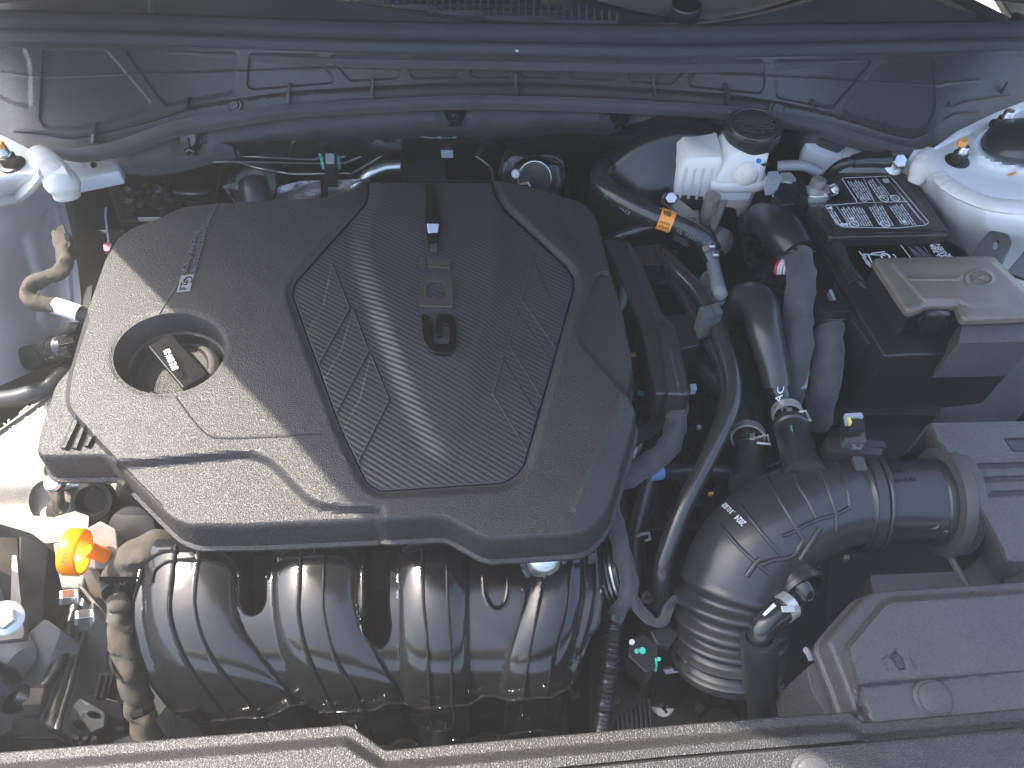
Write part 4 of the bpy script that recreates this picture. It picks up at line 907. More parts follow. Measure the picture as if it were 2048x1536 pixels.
# ---- terminal box with the plus emblem
fb_ = thing('fuse_box', 'grey lidded fuse box with a round cross emblem on top', 'fuse box', P(1900, 620, -.08))
FT = [(1752, 517), (1987, 513), (2075, 602), (2075, 628), (1930, 634), (1919, 605), (1850, 607), (1842, 612), (1820, 619)]
ZF = .048
flid = relief('lid', rnd(FT, [6, 8, 4, 4, 5, 4, 4, 4, 6]), ZF, [Step(rnd([(1778, 523), (1984, 519), (2075, 606), (1940, 612), (1920, 602), (1850, 603)], 8), .0035, 10), Step(rnd([(1816, 553), (1922, 553), (1916, 560), (1820, 560)], 2), .0015, 3), Ridge([(1958 + 27 * math.cos(t), 556 + 15 * math.sin(t)) for t in np.linspace(0, 6.283, 28)[:-1]], .002, 3.5, True), Ridge([(1943, 551), (1972, 562)], .0018, 3), Ridge([(1970, 549), (1946, 562)], .0018, 3)], 4.5, 'fuse_lid', fb_, skirt=[(0, 0), (.0018, -.0012), (.0026, -.004), (.003, -.009)])
mk('body', *g_slab([(1754, 520), (1985, 517), (2075, 606), (2075, 634), (1929, 640), (1917, 612), (1850, 613), (1822, 625)], ZF - .008, .055), 'black_plastic', fb_, bevel=.002)
mk('base_rim', *g_slab([(1724, 576), (1760, 560), (1822, 650), (1915, 652), (2075, 640), (2075, 690), (1914, 690), (1800, 683), (1788, 680)], ZF - .06, .02), 'black_plastic', fb_, bevel=.002)
lt = mk('latch', *g_slab(rnd([(1851, 611), (1897, 609), (1900, 632), (1852, 634)], 3), ZF - .006, .03), 'gloss_plastic', fb_, bevel=.0015)
mk('latch_bar', *g_tube(T([(1856, 630, ZF - .008), (1876, 625, ZF - .004), (1896, 629, ZF - .008)]), .003, 8), 'satin_plastic', fb_)
for x in (1847, 1904): mk('latch_hook', *g_slab(rnd([(x - 5, 622), (x + 4, 621), (x + 8, 634), (x, 636)], 2), ZF - .012, .014), 'satin_plastic', fb_, bevel=.001)
mk('front_step', *g_slab(rnd([(1928, 636), (2075, 632), (2075, 682), (1916, 686)], 4), ZF - .012, .06), 'grey_plastic', fb_, bevel=.003)
tray = thing('battery_tray', 'dark battery tray and duct box below the fuse box', 'battery tray', P(1850, 760, -.3))
mk('wall', *g_slab(rnd([(1690, 566), (1720, 575), (1790, 690), (1905, 700), (1880, 830), (1690, 830)], 6), -.10, .15), 'black_plastic', tray, bevel=.003)
relief('floor_panel', rnd([(1680, 700), (1905, 690), (1895, 830), (1850, 850), (1660, 846)], 8), lambda p: -.09 - .0003 * (p[:, 1] - 700), [Step(rnd([(1690, 712), (1880, 690), (1848, 742), (1686, 745)], 8), -.008, 6), Ridge([(1690, 748), (1840, 746)], .003, 4)], 7, 'black_plastic', tray)
mk('duct_box', *g_slab(rnd([(1914, 688), (2075, 682), (2075, 800), (1960, 845), (1858, 842), (1870, 790)], 6), lambda p: 0 and 0 or -.07, .2) if False else g_slab([(1914, 688), (2075, 682), (2075, 800), (1960, 845), (1858, 842), (1870, 790)], [-.03, -.03, -.10, -.12, -.12, -.09], .15), 'grey_plastic', tray, bevel=.004)
mk('side_strut', *g_slab([(1655, 440), (1668, 500), (1760, 640), (1740, 690), (1690, 620), (1630, 480)], -.005, .06), 'black_plastic', tray, bevel=.002)
# ---- ECU connectors, looms
ecu = thing('control_unit', 'finned black engine control unit beside the battery', 'control unit', P(1510, 520, -.2))
mk('case', *g_slab([(1480, 425), (1548, 420), (1600, 520), (1640, 640), (1560, 640), (1490, 520)], -.045, .14), 'black_plastic', ecu, bevel=.002)
rn = random.Random(3)
for k in range(46):
    x = rn.uniform(1484, 1545); y = rn.uniform(440, 600); x += max(0, (y - 480)) * .28
    v, f = g_box(P(x, y, -.040 + rn.uniform(-.004, .006)), (rn.uniform(.002, .010), rn.uniform(.002, .012), .010)); mk('fin', v, f, rn.choice(['black_plastic', 'gloss_plastic', 'satin_plastic']), ecu, bevel=.0006)
for k in range(2): mk('connector_frame', *g_slab(rnd([(1482 + k * 2, 424 + 8 * k), (1556 + k * 6, 418 + 12 * k), (1572 + 4 * k, 436 + 8 * k), (1490 + 3 * k, 440 + 8 * k)], 3), -.012 - .014 * k, .02), 'satin_plastic', ecu, bevel=.0012)
lm = thing('wire_loom', 'thick grey taped loom rising to the black boot beside the battery', 'wire loom', P(1600, 740, -.08))
mk('boot', *g_tube(arc3(T([(1520, 436, -.02), (1548, 450, .0), (1572, 476, .01), (1592, 504, .008)]), 6), [.020, .024, .024, .021], 20), 'black_plastic', lm)
mk('zip_tie', *g_tube(arc3(T([(1566, 508, .012), (1590, 500, .022), (1612, 503, .014), (1630, 504, .008)]), 5), .0022, 8), 'gloss_plastic', lm)
mk('tape', *g_tube(arc3(T([(1596, 508, .008), (1602, 545, .012), (1599, 590, .006), (1597, 640, -.008), (1596, 690, -.022), (1588, 750, -.05), (1578, 800, -.08)]), 9), [.0150, .0158, .0160, .0155, .0150, .0145], 22, rfn=tape_fn(.03, .0012, 1.2, 1)), 'cloth_tape', lm)
for k, (x, m_) in enumerate(((1557, 'white_wire'), (1563, 'white_wire'), (1570, 'white_wire'), (1552, 'red_wire'))): mk('wire', *g_tube(arc3(T([(x + 8, 520, .0), (x, 534, -.004), (x - 2, 548, -.012)]), 3), .0018, 8), m_, lm)
lm2 = thing('wire_loom', 'thick grey taped loom running down from the glossy black connector', 'wire loom', P(1640, 840, -.12))
mk('tape', *g_tube(arc3(T([(1655, 632, -.022), (1657, 690, -.028), (1653, 740, -.045), (1646, 790, -.07), (1632, 850, -.11)]), 9), [.0160, .0170, .0165, .0160, .0150], 22, rfn=tape_fn(.036, .0012, 1.4, 2)), 'cloth_tape', lm2)
mk('connector', *g_slab(rnd([(1624, 602), (1690, 601), (1702, 622), (1640, 626)], 2), .006, .03), 'gloss_plastic', lm2, bevel=.002)
mk('connector_base', *g_slab(rnd([(1628, 622), (1700, 620), (1704, 634), (1690, 640), (1634, 640)], 3), -.006, .03), 'gloss_plastic', lm2, bevel=.002)
mk('lever', *g_slab(rnd([(1628, 578), (1664, 577), (1670, 600), (1628, 600)], 2), -.008, .016), 'gloss_plastic', lm2, bevel=.0015)
mk('lever_arm', *g_slab([(1658, 580), (1663, 578), (1672, 598), (1667, 601)], .0, .008), 'grey_clip', lm2)
mk('marker_strip', *g_slab([(1612, 716), (1622, 714), (1614, 775), (1600, 776)], -.05, .004), 'grey_clip', lm2)
lathe('marker_dot', P(1611, 745, -.046), (0, -.5, 1), [(.0052, -.002), (.005, .001), (.0005, .0012)], 'mark_green', lm2, 20)
# ---- heater hoses
h1 = hose('heater_hose', 'fat black heater hose with an orange band curling over the brake booster', [(1266, 362, -.06), (1250, 350, -.04), (1228, 335, -.02), (1204, 342, .0), (1200, 360, .004), (1219, 383, .006), (1262, 410, .004), (1317, 436, .0), (1356, 449, -.004), (1391, 467, -.010), (1414, 490, -.02), (1424, 520, -.03)], [.0125, .0125, .0125, .0128, .0125, .0122, .012], n=9)
along('lettering', h1, (1285, 452), (1210, 376), 'PARKER 3872754 HO', .006, 'hose_print', h1) if False else None
along('lettering', h1, (1262, 424), (1213, 385), '57224 3872', .0055, 'hose_print', h1); along('lettering', h1, (1350, 462), (1395, 482), 'YL 7500', .005, 'hose_print', h1)
bnd = arc3(T([(1317, 436, .0), (1331, 440.5, -.0015), (1345, 445.5, -.003)]), 4)
ob = mk('band', *g_tube(bnd, .0134, 24, cap=False), 'orange_tag', h1)
along('lettering', ob, (1325, 429), (1341, 434), 'V00', .006, 'black_print', h1, .0004, .02)
for k in range(5): along('band_stripe', ob, (1321 + k * 4.2, 441 + k * 1.4), (1317.5 + k * 4.2, 453 + k * 1.4), 'I', .0012, 'black_print', h1, .0003)
def band_clamp(name, label, p, axis, r, w, m='clamp_steel', group=None, ears=None, t=.0016):
    c = thing(name, label, 'hose clamp', p, group)
    mk('band', *g_ring(p, axis, r, w, t, 30), m, c, sharp=30)
    if ears:
        for d, s in ears: mk('ear', *g_box(Vector(p) + Vector(d), s), m, c, bevel=.0006)
    return c
hc = thing('hose_clamp', 'spring wire clamp at the far end of the fat banded hose', 'hose clamp', P(1262, 360, -.05), 'hose clamps')
mk('band', *g_ring(P(1258, 356, -.05), (.75, -.6, -.3), .0145, .008, .0014, 26), 'clamp_steel', hc)
mk('ear', *g_tube(T([(1250, 376, -.04), (1262, 372, -.035), (1276, 378, -.035)]), .0011, 6), 'clamp_steel', hc); mk('ear', *g_tube(T([(1258, 384, -.035), (1260, 370, -.035)]), .0014, 6), 'clamp_steel', hc)
ax = (P(1424, 520, -.03) - P(1412, 488, -.02)).normalized()
for k, (x, y, z) in enumerate(((1418, 499, -.0225), (1425, 516, -.029))):
    c = band_clamp('hose_clamp', ('upper black band clamp with white patch on the banded hose end', 'lower black band clamp with white patch on the banded hose end')[k], P(x, y, z), ax, .0128, .007, 'gloss_plastic', 'hose clamps')
    mk('patch', *g_box(P(x, y, z) + Vector((0, -.006, .0125)), (.006, .006, .001)), 'label_white', c)
ct = thing('coolant_connector', 'grey plastic coolant pipe joining two round quick connectors', 'connector', P(1430, 590, -.08))
mk('pipe', *g_tube(arc3(T([(1424, 520, -.03), (1430, 548, -.024), (1438, 582, -.016), (1440, 590, -.018)]), 5), [.008, .0082, .009], 18), 'grey_pipe', ct)
for x, y, z, r in ((1421, 561, -.040, .0128), (1433, 592, -.026, .0128)): lathe('collar', P(x, y, z), (.1, -.35, 1), [(r, -.012), (r, .0), (r * .95, .003), (r * .75, .003), (r * .7, .0), (r * .2, .0)], 'grey_pipe', ct, 32)
hose('thin_hose', 'thinner black hose running under the orange banded one', [(1200, 488, -.05), (1235, 474, -.035), (1280, 458, -.025), (1325, 448, -.022), (1360, 455, -.03), (1395, 490, -.05)], .0068)
tw1 = hose('coolant_hose', 'upper of the twin black hoses passing through the bracket plate', [(1318, 500, -.035), (1330, 514, -.025), (1356, 541, -.02), (1391, 576, -.018), (1412, 605, -.016), (1424, 628, -.014), (1438, 665, -.012), (1452, 705, -.012), (1464, 750, -.014), (1466, 790, -.018), (1455, 835, -.024), (1430, 890, -.034), (1400, 950, -.046), (1370, 1010, -.058), (1345, 1070, -.072), (1326, 1130, -.09), (1322, 1175, -.11), (1332, 1215, -.135), (1345, 1240, -.15)], [.0092, .0092, .0092, .0094, .0096, .0096, .0095], 'hose_rubber', n=7)
hose('coolant_hose', 'lower of the twin black hoses, tucked under the other', [(1318, 530, -.05), (1336, 548, -.04), (1358, 578, -.036), (1382, 620, -.034), (1400, 650, -.034), (1428, 700, -.034), (1448, 750, -.036), (1452, 800, -.04), (1440, 850, -.05), (1415, 910, -.064)], .0085, 'hose_rubber', n=7)
bp = thing('hose_bracket', 'dark stamped bracket plate where the twin hoses pass', 'bracket', P(1335, 560, -.06))
mk('plate', *g_slab(rnd([(1318, 497), (1354, 499), (1352, 520), (1345, 567), (1314, 565)], 3), -.045, .005), 'satin_plastic', bp, bevel=.001)
clb = thing('hose_clip', 'square black clip block holding the twin hoses together', 'clip', P(1422, 622, -.02))
mk('half', *g_slab(rnd([(1398, 615), (1420, 609), (1431, 631), (1409, 638)], 2), .012, .035), 'dull_grey', clb, bevel=.0012)
mk('half', *g_slab(rnd([(1421, 609), (1436, 606), (1447, 624), (1432, 631)], 2), .012, .035), 'dull_grey', clb, bevel=.0012)
eh = thing('elbow_hose', 'thick bent grey black breather hose narrowing to a glossy end', 'hose', P(1540, 760, -.06))
ehm = mk('bend', *g_tube(arc3(T([(1440, 660, -.09), (1458, 632, -.055), (1480, 607, -.03), (1505, 598, -.012), (1522, 618, -.004), (1528, 652, -.004), (1537, 690, -.010), (1547, 734, -.022), (1553, 775, -.034)]), 9), [.0135, .0155, .0185, .0205, .0200, .0195, .0180, .0165, .0150], 26), 'soft_rubber', eh)
eh2 = mk('sleeve', *g_tube(arc3(T([(1551, 768, -.033), (1560, 795, -.042), (1572, 820, -.050), (1584, 846, -.058)]), 8), [.0135, .0118, .0122, .0125], 22, rfn=lambda r, L, a, s: r + .0009 * math.exp(-((s - .1) / .08) ** 2) * math.sin(a * 5 + L * 300)), 'gloss_plastic', eh)
along('lettering', eh2, (1562, 806), (1568, 772), 'AC', .0075, 'white_print', eh)
hose('coolant_hose', 'wide dark hose curving down behind the shiny twin hose to a steel clamp', [(1360, 745, -.10), (1395, 735, -.085), (1430, 758, -.08), (1462, 795, -.08), (1484, 840, -.082), (1493, 880, -.086), (1497, 905, -.09)], [.016, .0165, .0165, .0155, .0145], 'rubber')
hose('dark_hose', 'dark hose running beneath the thick bent breather hose', [(1450, 660, -.12), (1480, 720, -.12), (1500, 790, -.12), (1500, 850, -.13)], .016, 'rubber')
# ---- harness channel
ch = thing('harness_channel', 'long black plastic harness channel with two cross arms beside the engine cover', 'cable channel', P(1300, 640, -.08))
CHO = [(1209, 480), (1258, 484), (1276, 510), (1321, 622), (1350, 655), (1364, 720), (1377, 787), (1313, 785), (1300, 720), (1284, 642)]
zc_ = lambda p: -.006 - .00006 * (p[:, 1] - 480) - .012 * sst((p[:, 1] - 640) / 60) * 0
relief('trough', rnd(CHO, [4, 5, 6, 8, 10, 6, 3, 3, 6, 8]), zc_, [Step(rnd([(1250, 484), (1300, 620), (1316, 660), (1336, 790), (1400, 790), (1400, 600), (1280, 470)], 6), .006, 5), Fn(lambda p: .003 * sst((p[:, 1] - 640) / 14)), Ridge([(1345, 690), (1366, 790)], .002, 8)], 5.5, 'satin_plastic', ch, skirt=[(0, 0), (.0012, -.001), (.002, -.003), (.003, -.04)], sharp=35)
for pl, z in (([(1322, 640), (1338, 630), (1394, 625), (1402, 640), (1400, 660), (1400, 690), (1356, 700)], -.028), ([(1262, 492), (1316, 490), (1318, 512), (1322, 530), (1280, 528)], -.03)):
    mk('cross_arm', *g_slab(rnd(pl, 3), z, .035), 'satin_plastic', ch, bevel=.003)
mk('end_clip', *g_slab(rnd([(1380, 768), (1392, 767), (1394, 779), (1382, 781)], 1.5), -.03, .008), 'grey_clip', ch, bevel=.0008)
mk('loop_handle', *g_tube(arc3(T([(1226, 540, -.03), (1240, 545, -.02), (1249, 575, -.02), (1246, 602, -.022), (1236, 622, -.03)]), 6), .006, 12), 'grey_plastic', ch)
lm3 = thing('wire_loom', 'grey taped loom curving from under the harness channel to the cover edge', 'wire loom', P(1330, 900, -.1))
mk('tape', *g_tube(arc3(T([(1350, 770, -.05), (1354, 810, -.052), (1353, 845, -.054), (1343, 880, -.056), (1316, 915, -.06), (1278, 942, -.066), (1240, 957, -.074), (1210, 965, -.085)]), 9), [.0105, .0115, .0115, .0118, .012, .012, .012], 20, rfn=tape_fn(.020, .0011, 1.2, 5)), 'cloth_tape', lm3)
# ================================================================== air box, intake hose, front ducts
abx = thing('air_filter_box', 'dark grey air filter box with three grooves on its lid at the right edge', 'air box', P(1960, 990, -.2))
AL = rnd([(1862, 846), (1884, 841), (2075, 842), (2075, 1122), (2019, 1121), (1990, 1062), (1946, 985), (1900, 905), (1878, 876)], [6, 10, 4, 4, 8, 20, 30, 20, 10])
SIDE = rnd([(1815, 890), (1858, 846), (2075, 842), (2075, 1190), (1936, 1165), (1960, 1110), (1935, 1030), (1880, 920)], [8, 10, 4, 4, 6, 14, 20, 20])
relief('lid', SIDE, -.012, [Fn(lambda p: -.085 * sst(-dist(p, AL) / 62.) , [(AL, True)]), Ridge(AL, .0014, 5, True)] + [Step(q, -.004, 3.5) for q in
    (rnd([(1924, 932), (1945, 934), (1950, 928), (2075, 924), (2075, 934), (1930, 938)], 1), rnd([(1942, 960), (1962, 961), (1968, 955), (2075, 951), (2075, 961), (1946, 966)], 1), rnd([(1958, 988), (1978, 989), (1984, 983), (2075, 980), (2075, 990), (1962, 994)], 1), [(2006, 877), (2075, 876), (2075, 904), (2024, 904)])], 5.5, 'grey_plastic', abx, skirt=[(0, 0), (0, -.06)], sharp=60)
mk('label_recess', *g_slab([(2010, 879), (2075, 878), (2075, 901), (2026, 901)], -.0145, .002), 'black_plastic', abx, smooth=False)
lathe('port_flange', P(1874, 1003, -.058), (1, 0, 0), [(.044, -.002), (.0545, -.001), (.0555, .001), (.0555, .010), (.0535, .012), (.0535, .020), (.050, .022)], 'grey_plastic', abx, 64)
mk('lug', *g_slab(rnd([(1852, 1040), (1880, 1030), (1940, 1034), (1944, 1056), (1900, 1066), (1858, 1054)], 8), -.042, .03), 'grey_plastic', abx, bevel=.003)
lathe('lug_screw', P(1864, 1046, -.040), (-.3, -.5, .8), [(.0075, -.01), (.0075, .002), (.006, .004), (.003, .003), (.0002, .003)], 'black_plastic', abx, 24)
mk('lower_shell', *g_slab(rnd([(1740, 1148), (1930, 1140), (1960, 1110), (2075, 1160), (2075, 1240), (1756, 1240)], 6), [-.085, -.085, -.085, -.085, -.085, -.085] and -.085, .12), 'grey_plastic', abx, bevel=.004)
mk('shell_rib', *g_tube(T([(1896, 1104, -.08), (1915, 1140, -.083), (1934, 1172, -.086)]), .004, 8), 'grey_plastic', abx)
mk('rear_shell', *g_slab(rnd([(1660, 850), (1850, 850), (1820, 905), (1760, 940), (1640, 935)], 5), -.13, .1), 'black_plastic', abx, bevel=.004)
# ---- mass air flow tube
maf = thing('air_flow_tube', 'smooth black air flow sensor tube between the ribbed hose and the air box', 'intake tube', P(1800, 1000, -.1))
ZD = -.058
A, B = P(1735, 1003, ZD), P(1880, 1003, ZD); dax = (B - A).normalized()
mft = lathe('tube', A, dax, [(.0425, 0), (.0425, (B - A).length * .82), (.0440, (B - A).length * .84), (.0445, (B - A).length * .95), (.0445, (B - A).length)], 'satin_plastic', maf, 64)
along('lettering', mft, (1776, 945), (1808, 943), 'KMI104', .0045, 'black_plastic', maf); along('lettering', mft, (1782, 966), (1834, 962), '28164-3L100', .0050, 'black_plastic', maf)
mk('sensor_pad', *g_slab(rnd([(1652, 876), (1668, 875), (1770, 882), (1772, 893), (1738, 895), (1766, 897), (1764, 910), (1700, 906), (1655, 902)], 2), -.004, .02), 'satin_plastic', maf, bevel=.0015)
mk('sensor_body', *g_slab(rnd([(1688, 862), (1730, 862), (1734, 884), (1690, 884)], 3), .008, .02), 'grey_plastic', maf, bevel=.002)
mk('sensor_plug', *g_slab(rnd([(1694, 832), (1728, 832), (1730, 858), (1698, 860)], 2), .022, .022), 'black_plastic', maf, bevel=.0015)
mk('plug_lock', *g_slab([(1690, 826), (1724, 824), (1728, 834), (1720, 832), (1698, 834), (1700, 846), (1694, 846)], .026, .006), 'grey_clip', maf, bevel=.0008)
mk('plug_clip', *g_slab([(1696, 834), (1701, 833), (1705, 846), (1700, 847)], .0275, .005), 'yellow', maf, bevel=.0006)
sc = P(1712, 890, .0)
v, f = g_lathe(sc, (0, -.45, .9), [(.0062, -.008), (.0062, .003), (.0055, .0042), (.0002, .0042)], 6); mk('sensor_screw', v, f, 'dull_grey', maf, sharp=20, bevel=.0006)
for a_ in (0, 90):
    x_, y_, z_ = frame((0, -.45, .9)); d_ = x_ * math.cos(R(a_ + 35)) + y_ * math.sin(R(a_ + 35)); e_ = z_.cross(d_); mk('screw_slot', *g_box(sc + z_ * .0043, (.0056, .0014, .0006), (d_, e_, z_)), 'dark_void', maf, smooth=False)
# ---- ribbed intake hose
ith = thing('intake_hose', 'large ribbed black rubber intake elbow with bellows at its lower end', 'intake hose', P(1560, 1080, -.2))
CLN = arc3(T([(1748, 1003, ZD), (1715, 1003, ZD), (1670, 1008, ZD), (1625, 1020, ZD - .001), (1580, 1040, ZD - .004), (1535, 1072, ZD - .010), (1497, 1115, ZD - .022), (1474, 1165, ZD - .036), (1464, 1212, ZD - .052), (1458, 1262, ZD - .074), (1452, 1325, ZD - .105)]), 14)
Ls = [0.]
for i in range(1, len(CLN)): Ls.append(Ls[-1] + (CLN[i] - CLN[i - 1]).length)
LT = Ls[-1]
def itr(r, L, a, s):
    x = L / LT
    base = float(np.interp(x, [0, .06, .10, .2, .35, .5, .6, .66, 1], [.0475, .0475, .0465, .048, .0515, .0540, .0550, .0555, .0555]))
    b = lambda c, w, h: h * max(0, 1 - ((x - c) / w) ** 2) ** .5 if abs(x - c) < w else 0
    base += b(.012, .010, .0045) + b(.040, .012, .0035) + b(.075, .008, .003) - b(.057, .006, .002)
    if x > .66: base += -.001 + .0048 * math.sin((x - .66) / .34 * 2 * math.pi * 6.0) * min(1, (x - .66) / .03)
    return base
v, f = g_tube(CLN, .05, 64, rfn=itr); iho = mk('duct', v, f, 'soft_rubber', ith, sharp=70)
def rib(px, r=.0022, nm='rib', sink=.0004, m='soft_rubber'):
    pts = [onto(iho, a, b)[0] - onto(iho, a, b)[1] * sink for a, b in dens(smooth_curve(px, 4), 5, False)]
    return mk(nm, *g_tube(pts, r, 8), m, ith, sharp=60)
rib([(1530, 980), (1530, 1050), (1556, 1100), (1580, 1120)]) if False else None
for px in ([(1525, 935), (1540, 965), (1563, 1005), (1580, 1035), (1606, 1080)], [(1588, 945), (1600, 975), (1615, 1000), (1632, 1035)], [(1635, 930), (1652, 965), (1664, 1000), (1672, 1030), (1674, 1075)], [(1672, 925), (1688, 950), (1697, 985), (1700, 1015)],
           [(1565, 1072), (1590, 1062), (1610, 1050), (1640, 1038), (1670, 1030), (1700, 1014)], [(1480, 1010), (1505, 1042), (1535, 1080), (1562, 1110)], [(1440, 1048), (1470, 1085), (1500, 1115), (1540, 1150)], [(1478, 970), (1500, 955), (1522, 943)], [(1520, 940), (1545, 930), (1562, 922)]): rib(px)
rib([(1600, 1120), (1615, 1095), (1640, 1055)], .0032, 'gusset'); rib([(1570, 1118), (1590, 1108), (1605, 1082)], .0026, 'gusset'); rib([(1520, 1130), (1548, 1120), (1570, 1118)], .0026, 'gusset'); rib([(1493, 1152), (1510, 1128), (1520, 1118)], .0030, 'gusset')
along('lettering', iho, (1494, 1046), (1478, 1030), '2024', .0062, 'white_print', ith, .0012); along('lettering', iho, (1472, 1025), (1452, 1006), '.10.02', .0055, 'white_print', ith, .0012)
bx, by = .012 * LT, .040 * LT
clp = thing('hose_clamp', 'wide black band clamp with a raised lug round the intake elbow mouth', 'hose clamp', P(1725, 1003, -.05), 'hose clamps')
mk('band', *g_ring(P(1722, 1003, ZD), dax, .0488, .010, .0022, 64), 'satin_plastic', clp, sharp=30)
p, n = onto(iho, 1722, 930); box('lug', p + n * .003, (.011, .018, .008), 'grey_plastic', clp, bevel=.0012)
for x, y in ((1692, 1114), (1758, 1086)): mk('tab', *g_slab(rnd([(x - 5, y - 4), (x + 8, y - 5), (x + 8, y + 4), (x - 4, y + 5)], 1), -.06, .008), 'grey_plastic', clp, bevel=.0006)
def port(name, a, b, r, prof, green, m='soft_rubber'):
    d = (b - a); L = d.length; lathe(name, a, d, [(r * k, L * h) for k, h in prof], m, ith, 40)
pa, pb = P(1609, 952, -.024), P(1581, 850, -.046)
port('port', pa, pb, .0188, [(1.12, 0), (1.0, .25), (.97, .62), (.94, .63), (.92, .9), (1.02, .93), (1.02, 1.0), (.8, 1.0), (.7, .92)], 0)
pc2, pd = P(1498, 975, -.066), P(1499, 900, -.086)
port('port', pc2, pd, .0175, [(1.2, 0), (1.05, .3), (1.0, .6), (.97, .62), (.97, .95), (1.04, .97), (1.02, 1.02), (.7, 1.02)], 0)
for x0, y0, x1, y1, z in ((1583, 851, 1589, 872, -.022), (1486, 908, 1490, 922, -.0655)): mk('green_line', *g_tube(T([(x0, y0, z), (x0, y0 + 6, z), (x1, y1, z)]), .0009, 6), 'mark_green', ith)
for (x, y, z, axv, r, lb) in ((1574, 826, -.046, pb - pa, .0142, 'white painted spring clamp on the glossy breather hose end above the elbow'), (1496, 872, -.080, pd - pc2, .0166, 'white painted spring clamp with a square loop on the dark hose left of the elbow')):
    p = P(x, y, z); ax_ = axv.normalized(); c = thing('hose_clamp', lb, 'hose clamp', p, 'hose clamps')
    mk('band', *g_ring(p, ax_, r, .010, .0022, 30), 'clamp_steel', c, sharp=30)
    fr_ = Vector((0, -.75, .66)); t_ = p + fr_ * (r + .002); X_ = Vector((1, 0, .0))
    mk('ear', *g_box(t_ + ax_ * .012 + X_ * -.001, (.006, .020, .0016), (X_, ax_, X_.cross(ax_))), 'clamp_steel', c, bevel=.0006)
    mk('ear', *g_tube([t_ + X_ * .002 + ax_ * .0045, t_ + X_ * .016 + ax_ * .010, t_ + X_ * .018 - ax_ * .006, t_ + X_ * .004 - ax_ * .0035], .0018, 8), 'clamp_steel', c)
# port at the bottom, elbow, drain hose
dn = thing('drain_elbow', 'glossy black drain elbow plugged into the cup under the intake hose', 'elbow', P(1605, 1180, -.12))
ca = Vector((.25, -.62, .10)).normalized()
cp = P(1580, 1142, -.062)
lathe('cup', cp - ca * .01, ca, [(.0240, -.01), (.0215, .006), (.0205, .018), (.0215, .026), (.0235, .027), (.0235, .032), (.0195, .032), (.0185, .02), (.0002, .02)], 'soft_rubber', ith, 40)
e0 = cp + ca * .028
mk('pipe', *g_tube(arc3([e0 - ca * .016, e0, P(1604, 1172, -.045), P(1612, 1190, -.048), P(1598, 1200, -.056), P(1580, 1210, -.06)], 5), [.010, .0098, .0095, .0095, .009], 18), 'gloss_plastic', dn)
mk('cup_tab', *g_slab(rnd([(1612, 1118), (1632, 1112), (1642, 1134), (1620, 1138)], 2), -.06, .004), 'soft_rubber', ith, bevel=.0008)
drn = thing('drain_hose', 'black drain hose dropping into a thick foam sleeve in front of the intake hose', 'hose', P(1520, 1330, -.2))
mk('bend', *g_tube(arc3(T([(1588, 1204, -.060), (1566, 1220, -.058), (1540, 1238, -.058), (1522, 1262, -.064), (1516, 1292, -.078)]), 7), .0118, 20), 'hose_rubber', drn)
lathe('foam_sleeve', P(1518, 1384, -.130), P(1519, 1290, -.074) - P(1518, 1384, -.130), [(.0165, 0), (.0175, .003), (.0175, .070), (.0168, .073), (.0125, .073), (.012, .066)], 'soft_rubber', drn, 36)
mk('lower_pipe', *g_tube(T([(1519, 1378, -.128), (1520, 1420, -.17), (1518, 1480, -.22)]), .0128, 18), 'soft_rubber', drn)
p = P(1571, 1214, -.058); ax_ = (P(1588, 1204, -.060) - P(1548, 1232, -.058)).normalized(); c = thing('hose_clamp', 'zinc spring clamp on the drain hose below the intake elbow', 'hose clamp', p, 'hose clamps')
mk('band', *g_ring(p, ax_, .0120, .010, .0016, 30), 'clamp_steel', c, sharp=30)
mk('ear', *g_box(p + Vector((-.003, -.007, .0135)), (.012, .006, .0018)), 'clamp_steel', c, bevel=.0005)
mk('patch', *g_slab([(1525, 1228), (1547, 1206), (1553, 1212), (1530, 1232)], -.044, .001), 'label_white', c)
hose('dark_hose', 'printed dark hose low between the foam sleeve and the front duct', [(1540, 1360, -.24), (1575, 1400, -.24), (1610, 1440, -.24), (1650, 1480, -.24)], .013, 'soft_rubber')
text('lettering', '26E 029A', P(1552, 1376, -.2255), P(1592, 1432, -.2255), .010, 'hose_print', bpy.data.objects['dark_hose.001'], nrm=(0, -.3, 1))
